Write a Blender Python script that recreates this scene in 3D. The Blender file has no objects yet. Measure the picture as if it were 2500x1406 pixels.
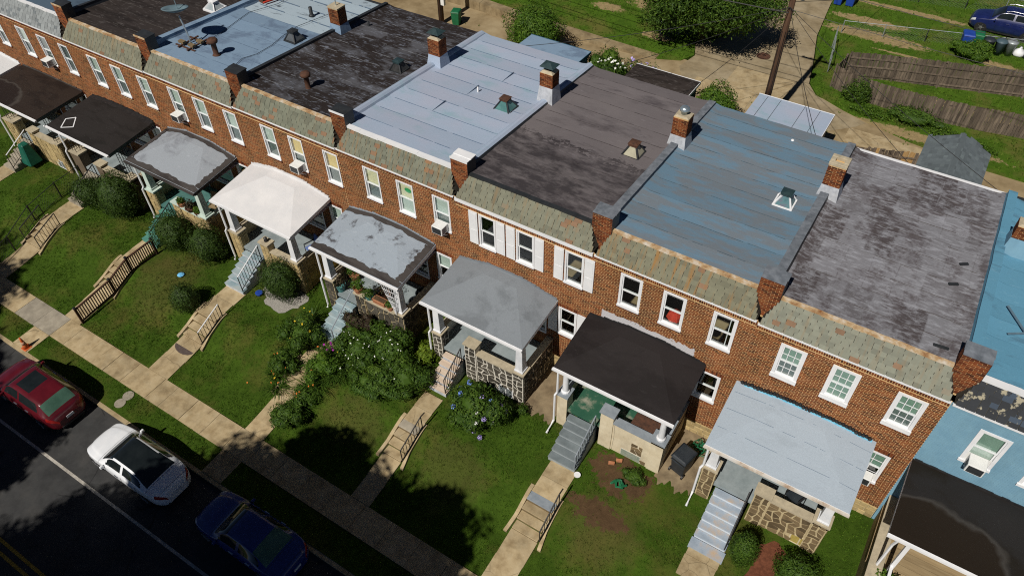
import bpy, math, random
import numpy as np
from mathutils import Vector, Matrix, Euler
R = math.radians
random.seed(7); rng = np.random.default_rng(7)
scene = bpy.context.scene
col = scene.collection

# ------------------------------------------------------------------ camera, sky, sun, exposure
cam = bpy.data.objects.new('camera', bpy.data.cameras.new('camera'))
col.objects.link(cam)
cam.location = (-3.7768, -17.3281, 26.3431)
cam.rotation_euler = (0.7611, 0.0143, 0.5632)
cam.data.sensor_width = 36.0
cam.data.lens = 1842.32 / 2500 * 36.0
cam.data.clip_start = 0.1
cam.data.clip_end = 2000
scene.camera = cam

SUN_EL, SUN_AZ = R(48), R(86.4)          # elevation; direction the light travels, from +x towards +y
world = bpy.data.worlds.new('World'); scene.world = world
world.use_nodes = True
wn = world.node_tree
wn.nodes.clear()
sky = wn.nodes.new('ShaderNodeTexSky'); sky.sky_type = 'NISHITA'; sky.sun_disc = False
sky.sun_elevation = SUN_EL
# the sun stands opposite the travel direction
sky.sun_rotation = math.atan2(-math.cos(SUN_AZ), -math.sin(SUN_AZ))
sky.altitude = 300; sky.air_density = 0.28; sky.dust_density = 0.0; sky.ozone_density = 1.2
bg = wn.nodes.new('ShaderNodeBackground'); bg.inputs['Strength'].default_value = 0.05
wo = wn.nodes.new('ShaderNodeOutputWorld')
wn.links.new(sky.outputs[0], bg.inputs[0]); wn.links.new(bg.outputs[0], wo.inputs[0])
sun = bpy.data.objects.new('sun', bpy.data.lights.new('sun', 'SUN')); col.objects.link(sun)
sun.data.energy = 5.0; sun.data.angle = R(0.53); sun.data.color = (1.0, 0.95, 0.87)
ld = Vector((math.cos(SUN_AZ) * math.cos(SUN_EL), math.sin(SUN_AZ) * math.cos(SUN_EL), -math.sin(SUN_EL)))
sun.rotation_euler = ld.to_track_quat('-Z', 'Y').to_euler()
sun.location = (-10, -40, 60)
scene.cycles.use_denoising = False; scene.cycles.sample_clamp_indirect = 1.0; scene.cycles.use_adaptive_sampling = False
scene.cycles.pixel_filter_type = 'BLACKMAN_HARRIS'; scene.cycles.filter_width = 1.1
vs = scene.view_settings
vs.view_transform = 'Standard'; vs.look = 'None'; vs.exposure = -0.18; vs.gamma = 1.0; vs.use_curve_mapping = False

# ------------------------------------------------------------------ node helpers
def nd(nt, typ, ins=None, **at):
    n = nt.nodes.new(typ)
    for k, v in at.items(): setattr(n, k, v)
    for k, v in (ins or {}).items():
        s = n.inputs[k]
        if isinstance(v, bpy.types.NodeSocket): nt.links.new(v, s)
        else:
            if hasattr(s.default_value, '__len__') and len(s.default_value) == 4 and len(v) == 3: v = (*v, 1)
            s.default_value = v
    return n
def mixc(nt, f, a, b, blend='MIX'):
    n = nt.nodes.new('ShaderNodeMix'); n.data_type = 'RGBA'; n.blend_type = blend
    for i, v in ((0, f), (6, a), (7, b)):
        if isinstance(v, bpy.types.NodeSocket): nt.links.new(v, n.inputs[i])
        elif i == 0: n.inputs[0].default_value = v
        else: n.inputs[i].default_value = (*v[:3], 1)
    return n.outputs[2]
def math_(nt, op, a, b=0.0, clamp=False):
    n = nt.nodes.new('ShaderNodeMath'); n.operation = op; n.use_clamp = clamp
    for i, v in enumerate((a, b)):
        if isinstance(v, bpy.types.NodeSocket): nt.links.new(v, n.inputs[i])
        else: n.inputs[i].default_value = v
    return n.outputs[0]
def ramp(nt, fac, stops, interp='LINEAR'):
    n = nt.nodes.new('ShaderNodeValToRGB'); n.color_ramp.interpolation = interp
    e = n.color_ramp.elements
    while len(e) < len(stops): e.new(0.5)
    for el, (p, c) in zip(e, stops):
        el.position = p
        el.color = (*c, 1) if hasattr(c, '__len__') else (c, c, c, 1)
    nt.links.new(fac, n.inputs[0])
    return n.outputs[0]
def pos(nt, stretch=(1, 1, 1), off=(0, 0, 0), kind='world'):
    if kind == 'world': s = nt.nodes.new('ShaderNodeNewGeometry').outputs['Position']
    else: s = nt.nodes.new('ShaderNodeTexCoord').outputs['Object']
    m = nd(nt, 'ShaderNodeMapping', {'Vector': s, 'Scale': stretch, 'Location': off})
    return m.outputs[0]
def noise(nt, vec, scale, detail=4.0, rough=0.55, dist=0.0):
    return nd(nt, 'ShaderNodeTexNoise', {'Vector': vec, 'Scale': scale, 'Detail': detail, 'Roughness': rough, 'Distortion': dist}).outputs[0]
def island(nt): return nt.nodes.new('ShaderNodeNewGeometry').outputs['Random Per Island']
def objrand(nt): return nt.nodes.new('ShaderNodeObjectInfo').outputs['Random']
def anyrand(nt):
    a = math_(nt, 'MULTIPLY', island(nt), 7.13); b = math_(nt, 'MULTIPLY', objrand(nt), 3.71)
    return math_(nt, 'FRACT', math_(nt, 'ADD', a, b))
def newmat(name):
    m = bpy.data.materials.new(name); m.use_nodes = True
    nt = m.node_tree; nt.nodes.clear()
    out = nt.nodes.new('ShaderNodeOutputMaterial')
    return m, nt, out
def finish(nt, out, color, rough=0.85, bump=None, bstr=0.3, bdist=0.01, spec=0.3, metal=0.0, coat=0.0):
    p = nd(nt, 'ShaderNodeBsdfPrincipled', {'Base Color': color, 'Roughness': rough, 'Metallic': metal, 'Specular IOR Level': spec, 'Coat Weight': coat})
    if bump is not None:
        b = nd(nt, 'ShaderNodeBump', {'Height': bump, 'Strength': bstr, 'Distance': bdist})
        nt.links.new(b.outputs[0], p.inputs['Normal'])
    nt.links.new(p.outputs[0], out.inputs[0])
    return p
def S(name, c1, c2, c3=None, scale=3.0, stretch=(1, 1, 1), rough=0.85, bump=0.25, bscale=60.0, var=0.0, spec=0.25, kind='world', metal=0.0, grime=0.0, coat=0.0, cracks=None):
    m, nt, out = newmat(name)
    v = pos(nt, stretch, (random.uniform(0, 40), 0, 0), kind)
    n1 = noise(nt, v, scale, 6, 0.62)
    st = [(0.32, c1), (0.66, c2)] if c3 is None else [(0.3, c1), (0.5, c2), (0.7, c3)]
    c = ramp(nt, n1, st)
    if var:
        r = math_(nt, 'ADD', math_(nt, 'MULTIPLY', anyrand(nt), 2 * var), 1 - var)
        c = mixc(nt, 1.0, c, nd(nt, 'ShaderNodeCombineColor', {0: r, 1: r, 2: r}).outputs[0], 'MULTIPLY')
    if grime:
        g = ramp(nt, noise(nt, pos(nt, (1, 1, .35), (3, 9, 1), kind), 1.7, 7, .7), [(0.45, 1.0), (0.75, 1.0 - grime)])
        c = mixc(nt, 1.0, c, g, 'MULTIPLY')
    if cracks:                                                  # (cells per metre, width, strength): hairline cracks
        wv = nd(nt, 'ShaderNodeTexNoise', {'Vector': pos(nt), 'Scale': 1.3, 'Detail': 5.0}).outputs[1]
        vo = nd(nt, 'ShaderNodeTexVoronoi', {'Vector': mixc(nt, .22, pos(nt), wv), 'Scale': cracks[0]}, feature='DISTANCE_TO_EDGE')
        on = ramp(nt, noise(nt, pos(nt, (1, 1, 1), (7, 3, 0)), .55, 3), [(.50, 0.0), (.58, cracks[2])])
        f = math_(nt, 'MULTIPLY', ramp(nt, vo.outputs[0], [(0.0, 1.0), (cracks[1], 0.0)]), on)
        c = mixc(nt, f, c, tuple(x * .25 for x in c1))
    b = noise(nt, pos(nt, (1, 1, 1), (0, 0, 0), kind), bscale, 3, 0.6)
    finish(nt, out, c, rough, b, bump, 0.01, spec, metal, coat)
    return m

# ------------------------------------------------------------------ mesh helpers
class MB:
    def __init__(s): s.v = []; s.f = []
    def poly(s, pts):
        n = len(s.v); s.v += [tuple(p) for p in pts]; s.f.append(tuple(range(n, n + len(pts)))); return s
    def box(s, x0, x1, y0, y1, z0, z1):
        n = len(s.v)
        s.v += [(x0, y0, z0), (x1, y0, z0), (x1, y1, z0), (x0, y1, z0), (x0, y0, z1), (x1, y0, z1), (x1, y1, z1), (x0, y1, z1)]
        s.f += [tuple(n + k for k in q) for q in ((0, 3, 2, 1), (4, 5, 6, 7), (0, 1, 5, 4), (1, 2, 6, 5), (2, 3, 7, 6), (3, 0, 4, 7))]
        return s
    def frus(s, x0, x1, y0, y1, z0, X0, X1, Y0, Y1, z1):
        n = len(s.v)
        s.v += [(x0, y0, z0), (x1, y0, z0), (x1, y1, z0), (x0, y1, z0), (X0, Y0, z1), (X1, Y0, z1), (X1, Y1, z1), (X0, Y1, z1)]
        s.f += [tuple(n + k for k in q) for q in ((0, 3, 2, 1), (4, 5, 6, 7), (0, 1, 5, 4), (1, 2, 6, 5), (2, 3, 7, 6), (3, 0, 4, 7))]
        return s
    def obox(s, o, U, V, W):                                   # a box from a corner and three edge vectors
        o, U, V, W = map(Vector, (o, U, V, W)); n = len(s.v)
        s.v += [tuple(p) for p in (o, o + U, o + U + V, o + V, o + W, o + U + W, o + U + V + W, o + V + W)]
        s.f += [tuple(n + k for k in q) for q in ((0, 3, 2, 1), (4, 5, 6, 7), (0, 1, 5, 4), (1, 2, 6, 5), (2, 3, 7, 6), (3, 0, 4, 7))]
        return s
    def bar(s, a, b, w, h):                                    # square bar between two points
        a, b = Vector(a), Vector(b); d = (b - a)
        u = d.cross(Vector((0, 0, 1)))
        u = Vector((1, 0, 0)) if u.length < 1e-4 else u.normalized()
        v = u.cross(d).normalized()
        return s.obox(a - u * w / 2 - v * h / 2, u * w, v * h, d)
    def tube(s, pts, r, n=6, caps=True):
        pts = [Vector(p) for p in pts]; rs = r if hasattr(r, '__len__') else [r] * len(pts)
        base = len(s.v)
        for i, p in enumerate(pts):
            d = (pts[min(i + 1, len(pts) - 1)] - pts[max(i - 1, 0)]).normalized()
            u = d.cross(Vector((0.03, 0.01, 1)) if abs(d.z) < .95 else Vector((0, 1, 0))).normalized(); w = u.cross(d)
            for k in range(n):
                a = 2 * math.pi * k / n
                s.v.append(tuple(p + (u * math.cos(a) + w * math.sin(a)) * rs[i]))
        for i in range(len(pts) - 1):
            for k in range(n):
                a, b = base + i * n + k, base + i * n + (k + 1) % n
                s.f.append((a, b, b + n, a + n))
        if caps:
            s.f.append(tuple(base + k for k in reversed(range(n)))); s.f.append(tuple(base + (len(pts) - 1) * n + k for k in range(n)))
        return s
    def lathe(s, c, prof, n=16):
        base = len(s.v)
        for r, z in prof:
            for k in range(n):
                a = 2 * math.pi * k / n
                s.v.append((c[0] + r * math.cos(a), c[1] + r * math.sin(a), c[2] + z))
        for i in range(len(prof) - 1):
            for k in range(n):
                a, b = base + i * n + k, base + i * n + (k + 1) % n
                s.f.append((a, b, b + n, a + n))
        s.f.append(tuple(base + k for k in reversed(range(n)))); s.f.append(tuple(base + (len(prof) - 1) * n + k for k in range(n)))
        return s
    def prism(s, poly, z0, z1):
        n = len(s.v); k = len(poly)
        s.v += [(p[0], p[1], z0 if not hasattr(z0, '__len__') else z0[i]) for i, p in enumerate(poly)]
        s.v += [(p[0], p[1], z1 if not hasattr(z1, '__len__') else z1[i]) for i, p in enumerate(poly)]
        s.f.append(tuple(n + i for i in reversed(range(k)))); s.f.append(tuple(n + k + i for i in range(k)))
        for i in range(k):
            j = (i + 1) % k; s.f.append((n + i, n + j, n + k + j, n + k + i))
        return s
    def mesh(s, name, mat, smooth=False, off=(0, 0, 0)):
        me = bpy.data.meshes.new(name)
        o = off
        me.from_pydata([(a - o[0], b - o[1], c - o[2]) for a, b, c in s.v], [], s.f)
        if mat: me.materials.append(mat)
        if smooth: me.polygons.foreach_set('use_smooth', [True] * len(me.polygons))
        me.update()
        return me
def org(p):
    if p is None: return Vector((0, 0, 0))
    while p.parent: p = p.parent
    return p.location
def tag(o, label=None, cat=None, group=None, kind=None):
    if label: o['label'] = label
    if cat: o['category'] = cat
    if group: o['group'] = group
    if kind: o['kind'] = kind
    return o
def mk(name, mb, mat, parent=None, smooth=False, bevel=0.0, label=None, cat=None, group=None, kind=None):
    if not mb.f: return None
    if parent is None:
        a = np.array(mb.v); c = ((a.min(0) + a.max(0)) / 2); c[2] = a[:, 2].min(); off = tuple(float(x) for x in c)
        o = bpy.data.objects.new(name, mb.mesh(name, mat, smooth, off)); o.location = off
    else:
        o = bpy.data.objects.new(name, mb.mesh(name, mat, smooth, org(parent))); o.parent = parent
    col.objects.link(o)
    if bevel:
        b = o.modifiers.new('bevel', 'BEVEL'); b.width = bevel; b.segments = 1; b.limit_method = 'ANGLE'
    return tag(o, label, cat, group, kind)
def piece(name, me, parent, loc, rot=(0, 0, 0), scale=(1, 1, 1)):
    o = bpy.data.objects.new(name, me); o.parent = parent
    o.location = Vector(loc) - org(parent); o.rotation_euler = rot; o.scale = scale
    col.objects.link(o); return o
def thing(name, label, cat, loc, group=None):
    o = bpy.data.objects.new(name, None); o.empty_display_size = 0.3; o.location = loc
    col.objects.link(o); return tag(o, label, cat, group)
def quads_mesh(name, V, mat, off=(0, 0, 0)):                    # V: n x k x 3, k = 3 or 4
    V = np.asarray(V, dtype=np.float32) - np.array(off, dtype=np.float32)
    n, k = V.shape[:2]
    me = bpy.data.meshes.new(name)
    me.vertices.add(n * k); me.vertices.foreach_set('co', V.reshape(-1))
    me.loops.add(n * k); me.loops.foreach_set('vertex_index', np.arange(n * k, dtype=np.int32))
    me.polygons.add(n); me.polygons.foreach_set('loop_start', np.arange(0, n * k, k, dtype=np.int32))
    me.polygons.foreach_set('loop_total', np.full(n, k, dtype=np.int32))
    me.materials.append(mat); me.update(calc_edges=True)
    return me
def stuff_obj(name, me, parent=None, loc=None, **k):
    o = bpy.data.objects.new(name, me); col.objects.link(o)
    if parent is not None: o.parent = parent
    elif loc is not None: o.location = loc
    return tag(o, **k)
# ------------------------------------------------------------------ materials
def brick_mat(name, paint=None):
    m, nt, out = newmat(name)
    r = anyrand(nt)
    c = ramp(nt, r, [(0.0, (.070, .026, .016)), (0.2, (.14, .040, .018)), (0.55, (.225, .062, .023)), (0.85, (.29, .089, .031)), (1.0, (.15, .060, .036))])
    n = ramp(nt, noise(nt, pos(nt), 0.9, 6, .7), [(0.3, .55), (0.6, 1.0)])
    c = mixc(nt, .75, c, n, 'MULTIPLY')
    c = mixc(nt, .8, c, ramp(nt, noise(nt, pos(nt, (.17, .17, .02), (4, 0, 0)), 1.0, 1), [(.35, .72), (.65, 1.15)]), 'MULTIPLY')
    c = mixc(nt, .6, c, ramp(nt, noise(nt, pos(nt, (1.6, 1, .22), (2, 0, 5)), 1.0, 5, .6), [(.40, 1.0), (.68, .5)]), 'MULTIPLY')
    n2 = noise(nt, pos(nt), 45, 3)
    c = mixc(nt, .35, c, ramp(nt, n2, [(.3, .6), (.7, 1.15)]), 'MULTIPLY')
    if paint: c = paint(nt, c)
    finish(nt, out, c, .9, n2, .35, .006, .15)
    return m
def mortar_mat(name, paint=None):
    m, nt, out = newmat(name)
    c = ramp(nt, noise(nt, pos(nt), 1.1, 6, .7), [(0.3, (.38, .235, .10)), (0.45, (.57, .37, .165)), (0.7, (.66, .46, .24))])
    if paint: c = paint(nt, c)
    finish(nt, out, c, .95, noise(nt, pos(nt), 70, 2), .3, .005, .1)
    return m
def white_smear(nt, c):                                         # old roof coating slopped on the bricks above the black porch roof
    sp = nd(nt, 'ShaderNodeSeparateXYZ', {0: nt.nodes.new('ShaderNodeNewGeometry').outputs['Position']})
    n = noise(nt, pos(nt, (1.2, 1, 2.5)), 2.2, 5, .6)
    z = math_(nt, 'ADD', sp.outputs[2], math_(nt, 'MULTIPLY', n, -0.55))
    low = math_(nt, 'LESS_THAN', z, 5.38)
    x = math_(nt, 'MULTIPLY', math_(nt, 'GREATER_THAN', sp.outputs[0], -11.15), math_(nt, 'LESS_THAN', math_(nt, 'ADD', sp.outputs[0], math_(nt, 'MULTIPLY', n, .4)), -7.3))
    f = math_(nt, 'MULTIPLY', math_(nt, 'MULTIPLY', low, x), .9)
    return mixc(nt, f, c, (.50, .50, .52))
BRICK, MORTAR = brick_mat('brick'), mortar_mat('mortar')
BRICK2, MORTAR2 = brick_mat('brick_smeared', white_smear), mortar_mat('mortar_smeared', white_smear)
BRICKC = brick_mat('chimney_brick')
def slate_mat(name, c, orange, amt, stain=0.0, flake=None):
    g_ = sum(c) / 3; c = tuple(x * .72 + g_ * .28 for x in c)
    m, nt, out = newmat(name)
    r = anyrand(nt)
    d = tuple(x * .78 for x in c); l = tuple(min(1, x * 1.14) for x in c)
    cc = ramp(nt, r, [(0.0, d), (.35, c), (1 - amt - .02, l), (1 - amt, orange), (1.0, tuple(x * .75 for x in orange))])
    n = noise(nt, pos(nt), 7, 6, .7)
    cc = mixc(nt, .4, cc, ramp(nt, n, [(.3, .7), (.7, 1.15)]), 'MULTIPLY')
    if stain:
        s = noise(nt, pos(nt, (5.5, .6, .35)), 1.0, 4, .65)
        cc = mixc(nt, ramp(nt, s, [(.50, 0.0), (.66, stain)]), cc, (.26, .125, .025))
    if flake:
        s = noise(nt, pos(nt), 3.2, 5, .6)
        cc = mixc(nt, ramp(nt, s, [(.56, 0.0), (.60, 1.0)]), cc, flake)
    finish(nt, out, cc, .7, n, .25, .006, .35)
    return m
GREY_GREEN = (.150, .158, .098); ORANGE = (.23, .135, .078)
def roof_mat(name, base, dark, light, damt=.5, lamt=.5, stretch=(.35, 1, 1), sc=1.4, block=0.0, blockc=None, tint=None, rough=.75, seed=0.0, spec=.3, front=None, pond=None):
    m, nt, out = newmat(name)
    v = pos(nt, stretch, (seed, seed * .7, 0)); vi = pos(nt, (1, 1, 1), (seed * 2, 0, 0))
    n1 = noise(nt, v, sc, 8, .68, .3)
    n2 = noise(nt, vi, 2.6, 8, .72)
    n3 = noise(nt, pos(nt, (.5, 1.6, 1), (seed, 5, 0)), 5, 6, .7)
    c = mixc(nt, ramp(nt, n1, [(.26 + .26 * damt, 1.0), (.36 + .28 * damt, 0.0)]), base, dark)
    if block:
        bt = nd(nt, 'ShaderNodeTexBrick', {'Vector': mixc(nt, .06, v, nd(nt, 'ShaderNodeTexNoise', {'Vector': vi, 'Scale': 3.0, 'Detail': 4.0}).outputs[1]),
                'Color1': (0, 0, 0), 'Color2': (1, 1, 1), 'Mortar': (.5, .5, .5), 'Scale': 1.0, 'Mortar Size': .02, 'Mortar Smooth': .6, 'Bias': 0.0, 'Brick Width': .62, 'Row Height': .92})
        f = math_(nt, 'MULTIPLY', ramp(nt, bt.outputs[0], [(.35, 1.0), (.6, 0.0)]), ramp(nt, n2, [(.40, 0.0), (.52, block)]))
        c = mixc(nt, f, c, blockc or dark)
    c = mixc(nt, ramp(nt, n3, [(.68 - .2 * lamt, 0.0), (.80 - .1 * lamt, .75)]), c, light)
    if tint is not None:
        c = mixc(nt, ramp(nt, noise(nt, vi, .5, 3), [(.42, 0.0), (.62, .8)]), c, tint)
    if front:                                                   # an older patch of tar along the street edge of the roof
        yy = nd(nt, 'ShaderNodeSeparateXYZ', {0: nt.nodes.new('ShaderNodeNewGeometry').outputs['Position']}).outputs[1]
        e = math_(nt, 'ADD', yy, math_(nt, 'MULTIPLY', math_(nt, 'SUBTRACT', n2, .5), 3.0))
        e2 = math_(nt, 'MULTIPLY', math_(nt, 'LESS_THAN', e, front[0]), ramp(nt, noise(nt, pos(nt, (.6, 1.3, 1), (seed, 2, 0)), 1.5, 8, .72), [(.40, .15), (.58, 1.0)]))
        c = mixc(nt, math_(nt, 'MULTIPLY', e2, .85), c, front[1])
    if pond:                                                    # dried-up puddle: a dark stain inside a paler silt rim
        sp = nd(nt, 'ShaderNodeSeparateXYZ', {0: nt.nodes.new('ShaderNodeNewGeometry').outputs['Position']})
        u = math_(nt, 'DIVIDE', math_(nt, 'SUBTRACT', sp.outputs[0], pond[0]), pond[2]); w = math_(nt, 'DIVIDE', math_(nt, 'SUBTRACT', sp.outputs[1], pond[1]), pond[3])
        d = math_(nt, 'ADD', math_(nt, 'ADD', math_(nt, 'MULTIPLY', u, u), math_(nt, 'MULTIPLY', w, w)), math_(nt, 'MULTIPLY', noise(nt, vi, .8, 3, .5), 1.2))
        c = mixc(nt, ramp(nt, d, [(.50, 1.0), (.53, 0.0)]) if False else math_(nt, 'LESS_THAN', d, 1.5), c, pond[4])
        c = mixc(nt, ramp(nt, math_(nt, 'ABSOLUTE', math_(nt, 'SUBTRACT', d, 1.56)), [(0.0, .8), (.16, 0.0)]), c, pond[5])
    o = math_(nt, 'ADD', math_(nt, 'MULTIPLY', objrand(nt), .16), .92)
    c = mixc(nt, 1.0, c, nd(nt, 'ShaderNodeCombineColor', {0: o, 1: o, 2: o}).outputs[0], 'MULTIPLY')
    fine = noise(nt, vi, 28, 4, .6)
    c = mixc(nt, .3, c, ramp(nt, fine, [(.3, .6), (.7, 1.15)]), 'MULTIPLY')
    finish(nt, out, c, rough, math_(nt, 'ADD', n2, math_(nt, 'MULTIPLY', fine, .4)), .25, .02, spec)
    return m
ROOF = {
 0: roof_mat('roof_coating_bright_blue', (.115, .30, .43), (.085, .20, .29), (.21, .40, .52), .40, .5, seed=3),
 1: roof_mat('roof_felt_mottled', (.215, .213, .232), (.105, .092, .098), (.40, .41, .45), .54, .98, (.8, .5, 1), 1.3, .95, (.075, .062, .064), seed=8),
 2: roof_mat('roof_coating_slate_blue', (.135, .225, .305), (.165, .195, .225), (.14, .275, .385), .75, .5, (.3, 1, 1), 1.8, seed=12),
 3: roof_mat('roof_felt_purple_grey', (.150, .132, .136), (.075, .064, .068), (.24, .225, .235), .35, .5, (.35, .8, 1), .8, tint=(.170, .150, .152), seed=17, front=(4.3, (.030, .025, .028))),
 4: roof_mat('roof_coating_pale', (.34, .41, .52), (.27, .385, .46), (.42, .46, .56), .4, .4, (.4, 1, 1), 1.0, tint=(.38, .41, .51), seed=23),
 5: roof_mat('roof_tar_patched', (.085, .085, .095), (.022, .016, .014), (.26, .29, .36), .72, .72, (.45, 1, 1), 1.0, .95, (.020, .014, .012), seed=29),
 6: roof_mat('roof_coating_grey_blue', (.20, .29, .40), (.14, .20, .29), (.28, .37, .47), .45, .5, (.7, .8, 1), 1.1, seed=34),
 7: roof_mat('roof_tar_brown', (.034, .026, .023), (.018, .013, .011), (.14, .125, .12), .6, .7, (.22, 1.2, 1), 1.4, seed=41),
 8: roof_mat('roof_coating_dull_slate', (.075, .115, .16), (.05, .075, .11), (.15, .19, .24), .4, .4, seed=45),
 9: roof_mat('roof_coating_far', (.075, .115, .16), (.05, .075, .11), (.15, .19, .24), .4, .4, seed=51)}
SEAM = {1: S('seam_one', (.06, .05, .05), (.11, .10, .10), scale=5), 2: S('seam_two', (.045, .075, .10), (.08, .12, .15), scale=5), 3: S('seam_three', (.04, .034, .036), (.075, .066, .07), scale=5), 5: S('seam_five', (.10, .10, .11), (.2, .21, .23), scale=5), 6: S('seam_six', (.08, .12, .18), (.12, .17, .24), scale=5), 7: S('seam_seven', (.05, .045, .04), (.1, .09, .085), scale=5)}
PALE_REAR = roof_mat('roof_coating_weathered_pale', (.36, .44, .50), (.05, .06, .075), (.45, .52, .57), .2, .5, (.5, 1, 1), 1.6, seed=60)
SLATE = {
 0: slate_mat('slate_tarred', (.016, .020, .027), (.04, .06, .09), .15, 0, (.30, .27, .19)),
 1: slate_mat('slate_one', (.190, .200, .140), ORANGE, .04, .2), 2: slate_mat('slate_two', (.165, .160, .088), ORANGE, .07, .8),
 3: slate_mat('slate_three', (.165, .168, .105), ORANGE, .06, .3), 4: slate_mat('slate_four', (.150, .160, .105), ORANGE, .11, .45),
 5: slate_mat('slate_five', (.150,.162,.105), ORANGE, .10, .1), 6: slate_mat('slate_six', (.165, .170, .112), ORANGE, .08, .1),
 7: slate_mat('slate_seven', (.170, .170, .105), ORANGE, .05, .3), 8: slate_mat('slate_grey', (.22, .245, .25), (.16, .18, .19), .1), 9: None}
SLATE[9] = SLATE[8]
PROOF = {
 0: roof_mat('porch_roof_black_wet', (.014, .012, .011), (.010, .007, .004), (.028, .027, .027), .5, .3, (.6, .8, 1), .5, rough=.55, seed=70, pond=(1.2, -2.5, 2.0, 1.3, (.012, .007, .003), (.045, .040, .035))),
 1: roof_mat('porch_roof_pale_blue', (.33, .385, .44), (.30, .35, .40), (.38, .43, .49), .3, .4, seed=74),
 2: roof_mat('porch_roof_black', (.018, .014, .014), (.011, .008, .008), (.032, .028, .028), .5, .4, (.5, .9, 1), .7, rough=.7, seed=77),
 3: roof_mat('porch_roof_mid_grey', (.185, .205, .225), (.14, .155, .17), (.24, .26, .28), .45, .4, (.7, .7, 1), .9, seed=80),
 4: roof_mat('porch_roof_scuffed_grey', (.28, .325, .375), (.06, .06, .068), (.38, .42, .46), .30, .6, (.7, .7, 1), 1.9, seed=83),
 5: S('porch_roof_white', (.56, .56, .57), (.64, .63, .63), scale=1.2, bscale=20, bump=.08, rough=.7),
 6: roof_mat('porch_roof_cloudy_grey', (.26, .285, .315), (.19, .205, .23), (.36, .38, .41), .4, .5, (.7, .7, 1), 1.2, seed=86),
 7: roof_mat('porch_roof_black_felt', (.017, .014, .013), (.010, .008, .007), (.026, .024, .023), .5, .3, seed=89),
 8: roof_mat('porch_roof_brown_black', (.024, .016, .012), (.014, .009, .007), (.034, .026, .022), .5, .3, rough=.6, seed=92, pond=(-46.5, -2.4, 2.4, 1.0, (.016, .010, .008), (.06, .052, .045))),
 9: roof_mat('porch_roof_dirty_white', (.66, .67, .68), (.45, .46, .48), (.72, .72, .72), .35, .5, seed=95)}
BORDER = roof_mat('porch_roof_tar_border', (.055, .048, .045), (.03, .025, .024), (.12, .11, .11), .5, .5, seed=97)
WHITE = S('white_paint', (.62, .64, .67), (.74, .74, .75), scale=2.5, bump=.05, rough=.5, spec=.4, grime=.25)
TRIMW = S('white_trim', (.68, .69, .71), (.76, .76, .77), scale=2, bump=.04, rough=.5, spec=.4)
WEATHERED = S('weathered_gutter', (.62, .62, .62), (.60, .55, .48), (.30, .16, .07), scale=1.6, rough=.6)
RUSTY = S('rusty_flashing', (.24, .10, .035), (.48, .34, .19), (.66, .61, .54), scale=3.2, stretch=(1, 1, 1), rough=.8)
DARKMETAL = S('dark_metal', (.018, .02, .022), (.03, .033, .036), scale=4, rough=.5, spec=.5)
TEALMETAL = S('green_black_metal', (.012, .03, .034), (.03, .055, .06), scale=4, rough=.45, spec=.5)
RUST = S('rusted_iron', (.05, .028, .02), (.11, .05, .03), scale=8, rough=.85)
STEEL = S('bright_steel', (.45, .55, .6), (.6, .68, .72), scale=5, rough=.3, metal=.8)
IRON = S('black_iron', (.012, .012, .013), (.025, .024, .024), scale=6, rough=.5, spec=.4)
CHEEK = S('mansard_cheek', (.03, .03, .026), (.07, .065, .05), scale=5)
STUCCO = S('grey_stucco', (.36, .38, .42), (.55, .57, .60), scale=4, grime=.4)
COPING = S('pier_coping_grey', (.10, .115, .135), (.20, .22, .25), scale=4, grime=.3)
TAN = S('tan_masonry_paint', (.56, .47, .32), (.66, .58, .42), scale=2, grime=.3)
CAPTAN = S('tan_concrete_cap', (.36, .31, .22), (.48, .41, .29), scale=5, grime=.25)
CAPGREY = S('grey_painted_cap', (.20, .23, .26), (.27, .30, .33), scale=4, grime=.2)
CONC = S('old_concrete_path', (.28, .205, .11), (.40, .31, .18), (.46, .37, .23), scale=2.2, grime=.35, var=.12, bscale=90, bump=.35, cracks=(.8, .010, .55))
CONCG = S('grey_concrete', (.24, .21, .165), (.36, .32, .25), scale=2.5, grime=.3, var=.1)
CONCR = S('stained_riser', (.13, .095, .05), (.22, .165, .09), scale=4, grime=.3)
PATIO = S('dirty_gap_concrete', (.17, .125, .075), (.28, .215, .13), scale=1.6, grime=.5)
STONE_D = S('dark_field_stone', (.050, .045, .036), (.085, .075, .058), scale=5, var=.4)
STONE_B = S('brown_field_stone', (.12, .085, .045), (.18, .13, .07), scale=5, var=.35)
STONE_T = S('tan_ashlar', (.30, .22, .10), (.44, .34, .17), scale=5, var=.25)
JOINTW = S('white_stone_joint', (.50, .47, .40), (.62, .58, .50), scale=6)
JOINTT = S('tan_stone_joint', (.40, .32, .18), (.52, .43, .26), scale=6)
FLOORG = S('porch_floor_grey', (.20, .24, .25), (.28, .32, .33), scale=2, grime=.25)
FLOORGREEN = S('porch_floor_flaked_green', (.015, .075, .045), (.03, .10, .06), (.36, .33, .26), scale=1.6, rough=.7)
FLOORTEAL = S('porch_floor_teal', (.05, .14, .13), (.08, .19, .17), scale=2, grime=.2)
DECK = S('brown_deck_board', (.24, .17, .09), (.33, .25, .14), scale=3, stretch=(.4, 4, 1), var=.15)
STEPGREY = S('step_paint_grey', (.135, .16, .17), (.19, .22, .23), scale=2, grime=.2)
STEPTEAL = S('step_paint_blue_grey', (.18, .25, .28), (.26, .34, .37), (.36, .39, .38), scale=2.2)
RISER_LIT = {1: S('riser_pale_sunlit', (.50, .56, .62), (.60, .65, .70), scale=4), 2: S('riser_grey_sunlit', (.24, .27, .28), (.31, .34, .35), scale=4), 4: S('riser_blue_grey_sunlit', (.36, .45, .48), (.46, .54, .56), scale=4)}  # paler than the treads: sunlight on the riser faces put into the colour
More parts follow.
